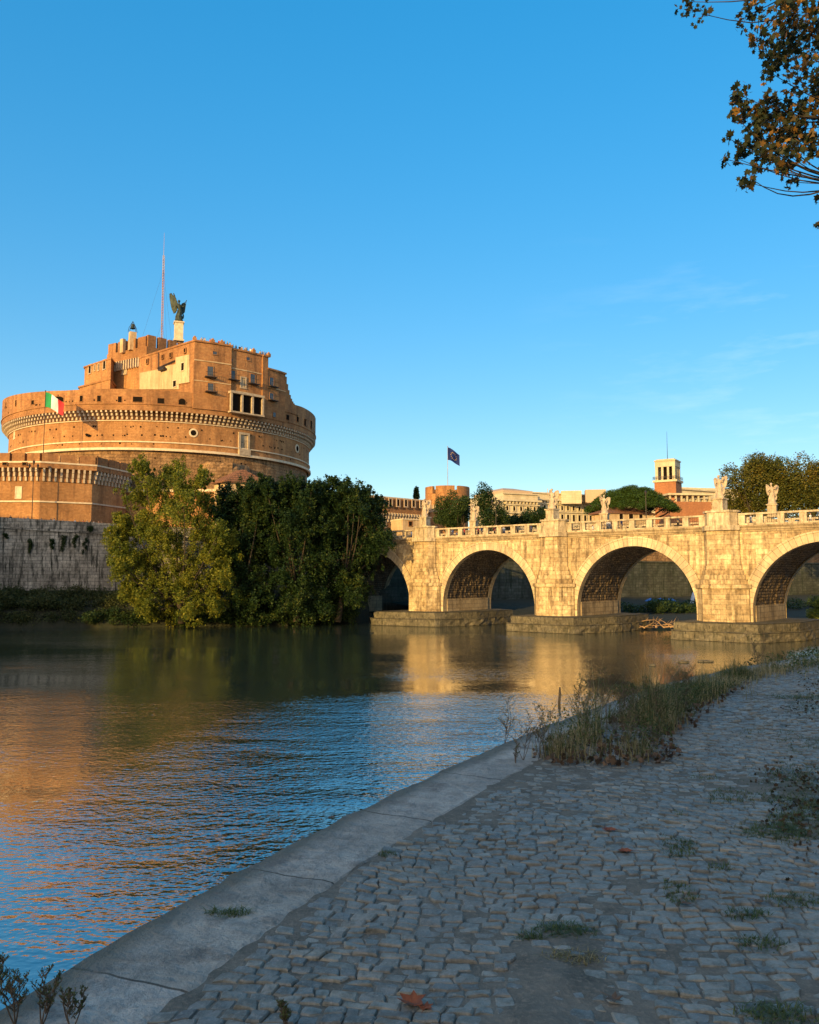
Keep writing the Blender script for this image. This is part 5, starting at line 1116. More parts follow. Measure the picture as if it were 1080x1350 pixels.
# round tower
tc_ = Vector(XY(590, 232, 660)); RT = (at(619.5, 650, 232).x-at(561, 650, 232).x)/2; zr0, zr1, zr2, zr3 = at(590, 676, 226).z, at(590, 666, 226).z, at(590, 655, 226).z, at(590, 640, 226).z
rt = empty('round_tower', (tc_.x, tc_.y, GZ), 'squat round brick tower with wide merlons behind the trees, under the blue flag', 'tower')
m = MB(); m.lathe([(RT*.93, GZ-1), (RT*.93, zr1)], (tc_.x, tc_.y, 0), 40, uvR=RT); m.build('wall', M['brick'], rt)
m = MB(); m.lathe([(RT*.93, zr1), (RT, zr1), (RT, zr2+1.0), (RT*.86, zr2+1.0), (.01, zr2-.2)], (tc_.x, tc_.y, 0), 40, uvR=RT); m.build('parapet', M['brick_hi'], rt)
m = MB()
for i in range(52):
    th = 2*math.pi*i/52; m.box((tc_.x+RT*.95*math.sin(th), tc_.y-RT*.95*math.cos(th), (zr0+zr1)/2+.3), (.34, RT*.12, zr1-zr0), th)
m.build('corbel_table', M['corbel'], rt)
for k in range(6):
    a0 = R_(-34+k*60); m = MB(); a1 = a0+R_(50); m.lathe([(RT, zr2+1.0), (RT, zr3), (RT*.86, zr3), (RT*.86, zr2+1.0)], (tc_.x, tc_.y, 0), 12, a0, a1, uvR=RT)
    for a in (a0, a1): m.face([(tc_.x+r*math.sin(a), tc_.y-r*math.cos(a), z) for r, z in ((RT, zr2+1), (RT, zr3), (RT*.86, zr3), (RT*.86, zr2+1))])
    m.build('merlon', M['brick_hi'], rt)
# ================================================================= PALACE AND TOWER BEYOND
def palace_block(r, x0p, x1p, ytop, Y, depth, name, nwin, Y1=None, bot=GZ):
    Y1 = Y1 or Y; a, b = at(x0p, ytop, Y), at(x1p, ytop, Y1); zt = (a.z+b.z)/2; A_, B2 = Vector(a[:2]), Vector(b[:2]); bk = Vector((-(B2-A_).y, (B2-A_).x)).normalized()*depth
    m = MB(); m.prism([tuple(A_), tuple(B2), tuple(B2+bk), tuple(A_+bk)], bot, zt); w0 = m.build(name, M['cream'], r)
    u_ = (B2-A_).normalized(); nv = Vector((u_.y, -u_.x)); L_ = (B2-A_).length; rz = math.atan2(u_.y, u_.x); mid = (A_+B2)/2
    m = MB()
    for dz, h, pr in ((-.3, .6, .8), (-3.6, .9, 1.7), (-5.6, .5, .9), (-9.5, .6, .8)): p = mid+nv*pr/2; m.box((p.x, p.y, zt+dz), (L_+pr*1.6, pr, h), rz)
    nm = int(L_/1.8)
    for i in range(nm): p = A_+u_*(i+.5)*L_/nm+nv*.6; m.box((p.x, p.y, zt-4.6), (.7, 1.2, 1.3), rz)
    m.build('cornice', M['cream'], w0)
    for i in range(nwin):
        p = A_+u_*(i+.5)*L_/nwin; window(w0, (p.x, p.y, zt-7.4), u_, 1.3, 2.2, 'cream', .4, .4, arch=True); window(w0, (p.x, p.y, zt-12.5), u_, 1.5, 3.6, 'cream', .4, .4)
    return w0, A_, B2, bk, zt
pal = empty('cream_palace', (*XY(740, 400, 700), GZ), 'large cream stone palace with heavy cornices on the skyline behind the bridge', 'palace')
palace_block(pal, 690, 880, 653, 402, 40, 'long_wing', 26, 440)
w0, A_, B2, bk, zt = palace_block(pal, 664, 709, 650.5, 388, 34, 'pavilion', 5, 396)
m = MB(); c = (A_+B2+bk)/2+bk*0; cc = (A_+B2)/2+bk*.5; e = [A_, B2, B2+bk, A_+bk]; s1 = [cc+(Vector(p)-cc)*.86 for p in e]; s2 = [cc+(Vector(p)-cc)*.30 for p in e]
m.prism([tuple(p) for p in s1], zt, zt+1.6); m.prism([tuple(p) for p in s1], zt+1.6, zt+3.6, [tuple(p) for p in s2]); m.build('hipped_roof', M['trav_dull'], pal)
for px, y_, n_ in ((755, 647.5, 0), (787, 646, 1)):
    m = MB(); a = at(px, y_, 408); m.box((a.x, a.y+4, a.z-3), (10, 8, 6.5), -.15); m.build('attic_block', M['cream'] if n_ == 0 else M['trav_dull'], pal)
palace_block(pal, 893, 992, 647, 330, 30, 'near_wing', 12, 352)
a = at(935, 643.5, 340); m = MB(); m.box((a.x, a.y+5, a.z-2), (34, 10, 4), math.atan2(22, 40)*.5); m.build('attic_block', M['cream'], pal)
# brick tower with pale belfry
tw = Vector(XY(881, 285, 640)); rzt = R_(-33); half = 5.6
z_b = at(880, 635, 281).z; z_m = at(880, 628.5, 281).z; z_t = at(880, 607, 281).z
bt = empty('brick_tower', (tw.x, tw.y, GZ), 'square red brick tower with a pale pillared top storey, right of the umbrella pine', 'tower')
m = MB(); m.box((tw.x, tw.y, (GZ+z_b)/2), (2*half*.66, 2*half*.66, z_b-GZ), rzt); m.build('shaft', M['redbrick'], bt)
hb = half*.62
m = MB(); m.box((tw.x, tw.y, z_b+.35), (2*hb+1.4, 2*hb+1.4, .7), rzt); m.box((tw.x, tw.y, z_t-.9), (2*hb, 2*hb, 2.2), rzt); m.box((tw.x, tw.y, z_t+.35), (2*hb-.6, 2*hb-.6, .7), rzt); m.box((tw.x, tw.y, z_t+.15), (2*hb+.5, 2*hb+.5, .35), rzt)
m.build('belfry', M['cream'], bt)
ca, sa = math.cos(rzt), math.sin(rzt)
for sx, sy in ((0, -1), (1, 0), (0, 1), (-1, 0)):
    for k in (-1.5, -.5, .5, 1.5) :
        lx, ly = (k/1.5*(hb-.55), sy*(hb-.5)) if sx == 0 else (sx*(hb-.5), k/1.5*(hb-.55))
        if abs(k) == 1.5 and sx: continue
        m = MB(); m.box((tw.x+ca*lx-sa*ly, tw.y+sa*lx+ca*ly, (z_b+z_t-1.3)/2), (.95 if abs(k) == 1.5 else .7, .95 if abs(k) == 1.5 else .7, z_t-2-z_b-.7+1.0), rzt); m.build('pillar', M['cream'], bt)
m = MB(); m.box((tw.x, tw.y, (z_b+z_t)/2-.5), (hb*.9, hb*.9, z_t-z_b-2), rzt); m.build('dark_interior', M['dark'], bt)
m = MB()
for k in range(4):
    a0 = rzt+k*math.pi/2; c0 = Vector((tw.x, tw.y, z_b+1.9)); d_ = Vector((math.cos(a0), math.sin(a0), 0)); e_ = Vector((-d_.y, d_.x, 0)); h_ = hb+.6
    for zz in (0, -.5): m.tube([c0+d_*h_-e_*h_+Vector((0, 0, zz)), c0+d_*h_+e_*h_+Vector((0, 0, zz))], .07, 4)
    for q_ in range(8): m.tube([c0+d_*h_+e_*h_*(q_/3.5-1)+Vector((0, 0, -1.2)), c0+d_*h_+e_*h_*(q_/3.5-1)], .05, 4)
m.build('railing', M['iron'], bt)
m = MB(); m.tube([(tw.x, tw.y, z_t), (tw.x, tw.y, at(880, 569, 285).z)], [.12, .04], 5); m.build('antenna', M['iron'], bt)
# brown block with an open pillared gallery next to it
lb = Vector(XY(903, 262, 660)); r = empty('pillared_building', (lb.x, lb.y, GZ), 'brown brick building with an open pillared gallery just right of the square tower', 'building')
zg = at(903, 661, 257).z; zg2 = at(903, 652.5, 257).z
m = MB(); m.box((lb.x, lb.y, (GZ+zg)/2), (14, 8, zg-GZ), .12); m.build('wall', M['redbrick'], r)
m = MB(); m.box((lb.x, lb.y, zg2+.3), (15, 9, .6), .12); m.build('roof_slab', M['cream'], r)
for k in range(8):
    m = MB(); f = (k/7-.5)*13.2; m.box((lb.x+math.cos(.12)*f+math.sin(.12)*3.6, lb.y+math.sin(.12)*f-math.cos(.12)*3.6, (zg+zg2)/2), (.5, .5, zg2-zg), .12); m.build('pillar', M['cream'], r)
# low house under the pine
a, b = Vector(XY(800, 222, 680)), Vector(XY(862, 228, 680)); c = Vector((-(b-a).y, (b-a).x)).normalized()*7
house('low_house', 'low orange house with a tiled roof beneath the umbrella pine', [tuple(a), tuple(b), tuple(b+c), tuple(a+c)], GZ, at(830, 676, 224).z, at(830, 668, 226).z, 'plaster', wins=((819, 681, 1.2, 1.6, 0), (832, 681, 1.4, 1.4, 0), (845, 681, 1.2, 1.6, 0)))
# ================================================================= TREES BEYOND
def PXT(name, label, cat, L_, Y, dy, n, size, mat, tr, seed, base_px, group=None, sub=3, **k):
    b = at(base_px, 700, Y); return tree(name, label, cat, (b.x, b.y, GZ), px_clumps(L_, Y, dy, 1, seed=seed, sub=sub), n, size, M[mat], tr, group, **k) if False else tree(name, label, cat, (b.x, b.y, GZ), px_clumps(L_, Y, dy, 1, seed=seed, sub=sub), n, size, mat, tr, group, **k)
G1 = 'trees behind the bridge parapet'
PXT('leafy_tree', 'green tree in front of the round tower, left half of the pair', 'tree', [(592, 662, 2.2), (585, 674, 2.4), (597, 680, 2.6), (580, 688, 2)], 196, 3, 6500, .42, 'leaf_mid', .3, 11, 590, G1)
PXT('leafy_tree', 'green tree in front of the round tower, right half of the pair', 'tree', [(608, 668, 2.2), (602, 680, 2.4), (614, 682, 2.2), (610, 660, 1.2)], 192, 3, 6500, .42, 'leaf_mid', .3, 12, 607, G1)
PXT('leafy_tree', 'dark pointed tree between the cross-bearing statue and the cream palace', 'tree', [(638, 648, 1.6), (634, 662, 2.4), (646, 668, 2.6), (656, 676, 2.6), (640, 682, 2.8), (663, 684, 2)], 190, 3.5, 9500, .42, 'leaf_dark', .35, 13, 645, G1)
for i, (px, py, rr, lab) in enumerate(((676, 686, 2.0, 'low dark tree below the palace pavilion, next to the pointed tree'), (694, 683, 2.0, 'round bush under the right edge of the palace pavilion'), (713, 679, 2.5, 'bushy tree left of the statue between the two full arches'))):
    PXT('leafy_tree', lab, 'tree', [(px, py, rr), (px-5, py+5, rr*.8), (px+6, py+5, rr*.8)], 205, 3, 4200, .42, 'leaf_dark', .25, 20+i, px, G1)
hd = bank_cells([(44, 212, 19.5), (64, 222, 20)], 34, 1.7, 2.3, lambda p: p[2], 8, 1.0)+bank_cells([(44, 212, 17), (64, 222, 17)], 24, 1.7, 2.3, lambda p: p[2], 9, 1.0)
tag(np_mesh('hedge', leaf_quads(clump_points(hd, 15000, .4), .42), 4, M['leaf_autumn'], None, (52, 216, GZ)), 'long olive-yellow hedge behind the bridge between the palace and the umbrella pine', 'hedge')
# cypress on the rampart
cyp = at(549, 656, 240); PC = [(cyp.x+.3*fn(i, 2), cyp.y, at(549, 656-i*2.2, 240).z, 1.0*(1-i*.06), 1.0, .9) for i in range(6)]
tree('cypress', 'small dark cypress standing above the brick rampart', 'tree', (cyp.x, cyp.y, GZ), PC, 3500, .35, 'leaf_dark', .25, shell=.3)
# umbrella pine: flat dome crown on forking limbs
pc = at(833, 668, 232); kx = 232/1080
pr = empty('umbrella_pine', (pc.x, pc.y, GZ), 'large umbrella pine with a flat dome crown behind the bridge parapet', 'tree')
m = MB(); fk = Vector((pc.x-4, pc.y, at(820, 692, 232).z))
for bx_, fx, fork_, tips in ((-5.2, -5.2, 688, ((-11, 668), (-8, 662), (-3, 664), (-14, 664))), (4.0, 3.8, 686, ((-1, 664), (3, 660), (8, 662), (13, 668), (11, 660)))):
    f = Vector((pc.x+fx, pc.y+1, at(833, fork_, 232).z)); m = MB(); m.tube([(pc.x+bx_, pc.y+1, GZ-.5), (pc.x+bx_+.2, pc.y+1, (GZ+f.z)/2), f], [.75, .65, .55], 9); m.build('trunk', M['bark'], pr, smooth=True)
    for tx, ty in tips:
        m = MB(); e = Vector((pc.x+tx, pc.y+rng.normal()*4, at(833, ty, 232).z)); m.tube(limb(f, e, .12), [.38*(1-i/7) for i in range(6)], 6); m.build('limb', M['bark'], pr, smooth=True)
cl = []; rg = np.random.default_rng(5); zt_, zb_ = at(833, 640, 232).z, at(833, 673, 232).z
while len(cl) < 300:
    a, rr = rg.uniform(0, 2*math.pi), rg.random()**.5; hx = rr; top = zb_+(zt_-zb_)*(1-rr**2.4)*.97; bot = zb_+(zt_-zb_)*(.12+.18*(1-rr)); f = rg.random()**.4
    z = bot+(top-bot)*f; cl.append((pc.x+math.cos(a)*rr*12.4, pc.y+math.sin(a)*rr*10, z-.4, 1.5, 1.5, .85))
C = clump_points(cl, 90000, .5); np_mesh('crown', leaf_quads(C, .38, .6, .5), 4, M['leaf_pine'], pr)
# big autumn trees at the right
TA = [(985, 618, 3), (972, 632, 3), (998, 612, 2.6), (1010, 622, 3), (1000, 636, 4), (980, 650, 4), (1008, 655, 4), (968, 664, 3), (990, 672, 3.4), (1020, 640, 3), (1025, 625, 2.4), (1020, 664, 3)]
TB = [(1050, 625, 2.6), (1066, 620, 3), (1040, 640, 3.6), (1060, 645, 4), (1080, 635, 4), (1048, 662, 4), (1072, 664, 4), (1095, 650, 4), (1032, 655, 2.6), (1090, 625, 3), (1110, 640, 4), (1120, 660, 4)]
PXT('plane_tree', 'large olive and rust coloured tree behind the pair of statues at the right', 'tree', TA, 190, 6, 26000, .5, 'leaf_autumn', .6, 31, 992, 'big trees at the right end of the bridge', sub=4)
PXT('plane_tree', 'large golden-olive tree cut off by the right edge of the photo', 'tree', TB, 185, 6, 28000, .5, 'leaf_autumn', .6, 32, 1070, 'big trees at the right end of the bridge', sub=4)
PXT('plane_tree', 'dark green tree between the two big autumn trees, further back', 'tree', [(1035, 622, 3), (1028, 636, 4), (1042, 650, 4), (1020, 612, 2.5)], 215, 5, 8000, .5, 'leaf_mid', .5, 33, 1032, 'big trees at the right end of the bridge')
# ================================================================= STREET LAMPS
def lamp(x, y, z0, H, label, heads=3):
    r = empty('street_lamp', (x, y, z0), label, 'lamp', 'street lamps'); m = MB(); m.tube([(x, y, z0), (x, y, z0+.5), (x, y, z0+.9), (x, y, z0+H)], [.2, .17, .09, .055], 8); m.build('post', M['iron'], r)
    for k in range(heads):
        a = 2*math.pi*k/max(1, heads-1); rr = 0 if k == 0 else .75; cx_, cy_, cz = x+rr*math.cos(a), y+rr*math.sin(a), z0+H+(.25 if k == 0 else -.4)
        if k: m = MB(); m.tube([(x, y, z0+H-1.0), (x+rr*.6*math.cos(a), y+rr*.6*math.sin(a), z0+H-1.0), (cx_, cy_, cz-.3)], .035, 5); m.build('arm', M['iron'], r)
        m = MB(); m.lathe([(.08, -.32), (.22, .18), (.26, .2), (.10, .42), (.01, .55)], (cx_, cy_, cz), 8); m.build('lantern', M['iron'], r)
a = at(42, 684, 147.5); lamp(a.x, a.y, GZ, at(42, 612, 147.5).z-GZ, 'thin street lamp with side lanterns in front of the brick bastion')
x, y = Bxy(6.0, -13.2); k_ = (853-540)/1080; t_ = (BA.x-BN.x*13.0-k_*(BA.y-BN.y*13.0))/(-BD.x+k_*BD.y); x, y = Bxy(t_, -13); lamp(x, y, 15, 6.4, 'black street lamp in front of the umbrella pine', 1)
a = at(654, 690, 172); lamp(a.x, a.y, GZ, at(654, 660, 172).z-GZ, 'street lamp beside the dark pointed tree behind the bridge', 3)
# people along the far river wall
for i in range(16):
    px = (96, 102, 107, 112, 117, 121, 20, 28, 33, 64, 68, 80, 128, 132, 10, 51)[i]; s_ = Vector((-71.5, 143)), Vector((-52, 146)); dv = s_[1]-s_[0]; k = (px-540)/1080*1.0; r_ = ray(px, 690); s = (r_.x*s_[0].y-r_.y*s_[0].x)/(r_.y*dv.x-r_.x*dv.y); p = s_[0]+dv*s+Vector((-.15, .99))*1.5
    o = copy_tree(protos[i*3 % 5]); o['group'] = 'people leaning over the river wall'; o['label'] = 'person whose head shows above the grey river wall under the brick bastion'; o.location = (p.x, p.y, 18.7-s*1.0-1.32+rp.uniform(-.1, .12)); o.rotation_euler = (0, 0, rp.uniform(-1, 1))
tr_ = MB(); P_ = shift(WL, -1.4); 
pv = MB()
for i in range(4, len(WL)-2): a1, a2 = shift(WL, -1.41)[i:i+2]; b1, b2 = shift(WL, -5)[i:i+2]; z1, z2 = WTOP[i]-1.55, WTOP[i+1]-1.55; pv.add([(*a1, z1), (*a2, z2), (*b2, z2), (*b1, z1), (*b1, GZ-.2), (*b2, GZ-.2)], [(3, 2, 1, 0), (3, 4, 5, 2)])
tag(pv.build('pavement', M['trav_lo']), kind='structure')
# ================================================================= RIVER FURNITURE
p = onz(738, 930, 0); tp = at(738, 906, p.y)
m = MB(); m.tube([(p.x-.06, p.y, -1.5), (p.x-.03, p.y, .2), (p.x+.02, p.y, tp.z*.6), (p.x+.03, p.y, tp.z)], [.10, .09, .075, .05], 8); o = m.build('mooring_post', M['post'], smooth=True); tag(o, 'short dark timber post sticking out of the water beyond the weeds', 'post')
for i, (px, py, rr, lab) in enumerate(((930, 873, .55, 'dark flat rock just above the water, right of the two small ones'), (902, 874, .4, 'small dark rock in the shallows left of the flat one'), (860, 878, .28, 'tiny dark rock in the water, leftmost of three'))):
    p = onz(px, py, 0); o = rough_block([(p.x+math.cos(a)*rr*1.6, p.y+math.sin(a)*rr) for a in [2*math.pi*j/9 for j in range(9)]], -.4, .16, .25, .3, i, 3, .1).build('rock', M['footing']); tag(o, lab, 'rock', 'rocks in the shallows')
# driftwood piled on the gravel bar seen through the middle arch
p0 = onz(872, 829, .15); rd = random.Random(5)
for i in range(13):
    cx_, cy_ = p0.x+rd.uniform(-3.5, 4), p0.y+rd.uniform(-1, 4); L_ = rd.uniform(2, 6); a = rd.uniform(-.6, .6)+(0 if i % 3 else 1.2); el = rd.uniform(-.05, .30)
    pts = [(cx_+math.cos(a)*L_*(f-.5), cy_+math.sin(a)*L_*(f-.5), .3+rd.uniform(0, .5)*(i/13)+el*L_*f+.35*math.sin(f*3)*rd.uniform(.3, 1)) for f in (0, .25, .5, .75, 1)]
    m = MB(); R0 = rd.uniform(.04, .12); m.tube(pts, [R0, R0*.9, R0*.75, R0*.5, R0*.2], 7)
    for q in range(2): s_ = Vector(pts[2+q]); m.tube([s_, s_+Vector((rd.uniform(-.8, .8), rd.uniform(-.3, .3), rd.uniform(.3, 1.0)))], [R0*.45, R0*.1], 5)
    tag(m.build('driftwood', M['wood'], smooth=True), ('thickest bleached log at the bottom of the driftwood heap under the middle arch' if i == 0 else 'bleached orange-lit driftwood branch in the heap under the middle arch'), 'branch', 'driftwood heap behind the bridge')
# small things on the bank beyond
M['banner'] = M_plain('banner cloth', (.62, .66, .72), (.30, .45, .7), .7, 1.5); M['bluecloth'] = M_plain('blue canvas', (.05, .16, .42), (.03, .10, .3), .7, 1)
a = at(912, 806, 165); r = empty('feather_banner', (a.x, a.y, 1.2), 'white and pale blue feather banner on the bank, right side of the middle arch', 'banner'); m = MB(); m.tube([(a.x-.5, a.y, 1.0), (a.x-.35, a.y, 3.0), (a.x+.25, a.y, 5.2), (a.x+.7, a.y, 5.6)], [.04, .035, .03, .02], 5); m.build('pole', M['iron'], r)
m = MB(); Lq = [(-.42, 2.0), (-.3, 3.2), (.22, 5.1), (.7, 5.55), (.85, 5.2), (.75, 4.2), (.5, 3.0), (.3, 2.0)]; m.add([(a.x+u, a.y+.1*math.sin(v*2)-.012, v) for u, v in Lq]+[(a.x+u, a.y+.1*math.sin(v*2)+.012, v) for u, v in Lq], [tuple(range(8)), tuple(range(15, 7, -1))]+[(i, (i+1) % 8, 8+(i+1) % 8, 8+i) for i in range(8)]); m.build('sail', M['banner'], r)
for i, (px, py) in enumerate(((858, 797), (871, 797), (884, 798))):
    a = at(px, py, 176); r = empty('parasol', (a.x, a.y, 1.6), ('leftmost', 'middle', 'rightmost')[i]+' of three low blue canopies on the far bank through the middle arch', 'parasol', 'blue canopies on the far bank'); m = MB(); m.tube([(a.x, a.y, 1.2), (a.x, a.y, 3.6)], .05, 6); m.build('pole', M['iron'], r)
    m = MB(); m.lathe([(1.25, 2.9), (1.2, 3.0), (.6, 3.35), (.02, 3.6)], (a.x, a.y, .2), 8); m.build('canopy', M['bluecloth'], r)
# ================================================================= QUAY PLANTS
def qpt(px, py): p = onz(px, py, QZ); return p.x, p.y
def blades(C, H, W, lean=.35, seg=3):
    """curved tapering blades as separate quads strips -> returned as quads (seg per blade)"""
    n = len(C); a = rng.uniform(0, 2*math.pi, n); d = np.stack([np.cos(a), np.sin(a), 0*a], 1); s = np.stack([-np.sin(a), np.cos(a), 0*a], 1)
    h = H*rng.uniform(.45, 1.2, n) if np.ndim(H) == 0 else H; ln = lean*rng.uniform(.2, 1.6, n); out = []
    def P(f): return C+d*(h*ln*f**2)[:, None]+np.array([0, 0, 1.])*(h*(f-.25*ln*f*f))[:, None]
    for k in range(seg):
        f0, f1 = k/seg, (k+1)/seg; w0, w1 = W*(1-f0)**.7*.5, W*(1-f1)**.7*.5+.0004
        out.append(np.stack([P(f0)-s*w0, P(f0)+s*w0, P(f1)+s*w1, P(f1)-s*w1], 1))
    return np.stack(out, 1).reshape(-1, 3)
# the weed bed: an area between kerb and setts, measured on the quay
bed = [qpt(*q) for q in ((695, 1000), (725, 1004), (775, 1008), (850, 1008), (885, 1000), (868, 985), (905, 960), (930, 935), (960, 915), (1000, 895), (985, 882), (940, 892), (900, 905), (862, 925), (800, 948), (755, 968), (715, 985))]
def inside(x, y, P):
    c = False
    for i in range(len(P)):
        (x1, y1), (x2, y2) = P[i], P[i-1]
        if (y1 > y) != (y2 > y) and x < (x2-x1)*(y-y1)/(y2-y1)+x1: c = not c
    return c
bx0, bx1, by0, by1 = min(p[0] for p in bed), max(p[0] for p in bed), min(p[1] for p in bed), max(p[1] for p in bed)
pts = []
while len(pts) < 8000:
    x, y = rng.uniform(bx0, bx1), rng.uniform(by0, by1)
    if inside(x, y, bed) and (fn(x, y, 1.6, 9)+.35 > rng.random()*.7): pts.append((x, y))
pts = np.array(pts); front = np.clip((11.5-pts[:, 1])/4, 0, 1); nearE = np.array([ld(x, y) for x, y in pts])
Hs = (.19+.26*np.clip(1-np.abs(pts[:, 1]-8.3)/3.0, 0, 1)+.16*rng.random(len(pts)))*rng.uniform(.45, 1.2, len(pts))*np.array([max(.22, min(1.5, .75+1.9*fn(x, y, 2.3, 31)+.8*fn(x, y, 6, 32))) for x, y in pts])
BP = np.array(bed); BQ = np.roll(BP, -1, 0)
def edged(p):
    d = BQ-BP; t = np.clip(((p-BP)*d).sum(1)/(d*d).sum(1), 0, 1); return np.min(np.hypot(*(BP+d*t[:, None]-p).T))
edg = np.array([edged(p) for p in pts]); Hs = Hs*np.clip(.28+edg*2.4, .28, 1.0); keep_ = rng.random(len(pts)) < np.clip(.25+edg*3.5, 0, 1); pts = pts[keep_]; Hs = Hs[keep_]
C = np.column_stack([pts, np.full(len(pts), QZ)])
selg = rng.random(len(pts)) < (.15+.55*np.clip((pts[:, 1]-7.8)/4, 0, 1))
def blades_h(C, H, W, lean, seg=3): return blades(C, H, W, lean, seg)
V1 = blades_h(C[~selg], Hs[~selg], .006, .45); V2 = blades_h(C[selg], Hs[selg]*.9, .008, .6)
tag(np_mesh('dry_grass', V1, 4, M['grass_dry'], None, (C[0][0], C[0][1], QZ)), 'straw coloured dry grass and weeds growing along the kerb', 'grass', kind='stuff')
tag(np_mesh('green_weeds', V2, 4, M['grass_green'], None, (C[0][0], C[0][1], QZ)), 'green weeds mixed into the dry grass by the kerb', 'grass', kind='stuff')
# small leaves on the weeds
cc_ = C[rng.integers(0, len(C), 9000)].copy(); cc_[:, 2] += rng.random(9000)**.8*.42*np.clip(1.1-np.abs(cc_[:, 1]-8.6)/4, .3, 1); cc_[:, :2] += rng.normal(size=(9000, 2))*.05
tag(np_mesh('weed_foliage', leaf_quads(cc_, .030, .1, .4), 4, M['grass_green'], None, (C[0][0], C[0][1], QZ)), 'small leaves of the weeds along the kerb', 'weeds', kind='stuff')
# leaf litter at the front of the bed
lt = []
while len(lt) < 700:
    x, y = rng.uniform(bx0-.3, bx1), rng.uniform(by0-.35, by1)
    if (inside(x, y, bed) or inside(x, y+.12, bed) or inside(x-.12, y, bed)) and rng.random() < math.exp(-(y-by0)/2.2): lt.append((x, y, QZ+.012+rng.random()*.05))
tag(np_mesh('leaf_litter', leaf_lobed(np.array(lt), .062), 12, M['dead_leaf'], None, (lt[0][0], lt[0][1], QZ)), 'brown fallen leaves caught at the foot of the weeds', 'leaves', kind='stuff')
lt = []
M['litter'] = M_leaf('dark leaf litter', [(.02, .03, .012), (.04, .035, .02), (.07, .05, .03), (.11, .07, .04)], .1, clump=3)
for cx_, cy_, n_, sx_, sy_ in ((1050, 1030, 260, 28, 14), (1065, 1060, 200, 25, 12), (1045, 1085, 220, 25, 12), (1065, 935, 160, 16, 8), (1075, 905, 120, 16, 6), (1020, 1010, 60, 20, 8), (1075, 1120, 60, 20, 15)):
    for _ in range(n_):
        x, y = qpt(cx_+rng.normal()*sx_, cy_+rng.normal()*sy_); (rng.random() < .45) and lt.append((x, y, QZ+.008+rng.random()*.012))
tag(np_mesh('leaf_litter', leaf_lobed(np.array(lt), .034), 12, M['litter'], None, (lt[0][0], lt[0][1], QZ)), 'dark drift of dead leaves and moss on the setts at the right edge', 'leaves', kind='stuff')
# branching weeds standing on their own
def weed(px, py, H, label, seed, mat='twig', leafm='grass_green', group='tall weeds along the kerb', spread=.35, n=9, at_=None, lf=260):
    x, y = at_ or qpt(px, py); rg = random.Random(seed); m = MB(); tips = []
    r = empty('weed', (x, y, QZ), label, 'weed', group)
    for s in range(3):
        a = rg.uniform(0, 6.28); top = Vector((x+math.cos(a)*spread*H*.5, y+math.sin(a)*spread*H*.5, QZ+H*rg.uniform(.75, 1))); st = limb((x, y, QZ-.01), top, 0, 5); m.tube(st, [.003, .0027, .0023, .0018, .0013, .0007], 5)
        for k in range(n):
            f = rg.uniform(.25, .98); b = Vector((x, y, QZ)).lerp(top, f); a2 = rg.uniform(0, 6.28); ll = H*(1-f*.55)*rg.uniform(.2, .42); e = b+Vector((math.cos(a2)*ll*.75, math.sin(a2)*ll*.75, ll*.75)); m.tube(limb(b, e, -.05, 3), [.0022, .0018, .0013, .0007], 4); tips.append((b, e))
            for q in range(4):
                g = b.lerp(e, rg.uniform(.4, 1)); a3 = rg.uniform(0, 6.28); l3 = ll*.3; e3 = g+Vector((math.cos(a3)*l3*.7, math.sin(a3)*l3*.7, l3)); m.tube([g, e3], [.0012, .0006], 3); tips.append((g, e3))
    m.build('stem', M[mat], r)
    Cq = np.array([tuple(b.lerp(e, rg.uniform(.3, 1.05))) for b, e in (rg.choice(tips) for _ in range(lf))]); np_mesh('leaves', leaf_quads(Cq, .016 if 'bottom' not in group else .009, .1, .5), 4, M[leafm], r)
    return r
weed(655, 985, .42, 'leafless branching dry weed at the kerb edge, leftmost above the water', 1, leafm='grass_dry', lf=160, at_=(qpt(668, 980)[0]-.02, qpt(668, 980)[1]))
weed(690, 1002, .40, 'dry forked weed standing just left of the weed bed', 2, leafm='grass_dry', lf=200)
weed(712, 998, .38, 'dry brown weed at the front left corner of the weed bed', 3, leafm='grass_dry', lf=200)
weed(680, 1006, .16, 'small low weed on the kerb joint, left of the weed bed', 4, leafm='grass_green', lf=90)
weed(770, 975, .62, 'tall bushy green weed rising above the middle of the bed', 5, mat='twig', lf=700, n=14)
weed(830, 980, .58, 'tall green weed at the thickest part of the bed', 6, lf=700, n=14)
weed(800, 955, .6, 'feathery weed overhanging the kerb towards the river', 7, lf=600, n=14)
weed(868, 962, .5, 'green weed on the right flank of the bed', 8, lf=500, n=12)
weed(900, 940, .42, 'low green weed further along the kerb', 9, lf=400, n=10)
weed(785, 938, .55, 'weed leaning out over the water behind the bed', 10, lf=500, n=12)
WBED = [o.name for o in bpy.data.objects if o.name.startswith('weed') and o.get('category') == 'weed'][-5:]
b_ = qpt(1000, 884); weed(0, 0, .62, 'leafy weed near the far bend of the kerb', 12, lf=700, n=14, at_=b_)
for i, (px, py, H, lab) in enumerate(((20, 1350, .24, 'green-brown weed in the bottom left corner of the photo, tallest there'), (55, 1352, .19, 'feathery weed right of the tallest one in the bottom left corner'), (95, 1356, .15, 'low weed third from the left in the bottom left corner'), (378, 1356, .10, 'small weed tip at the bottom edge, left of the red leaf'), (-5, 1330, .24, 'weed leaning in from the left edge at the bottom corner'))):
    weed(px, py, H, lab, 30+i, lf=620, n=16, group='weeds at the bottom edge', spread=.5)
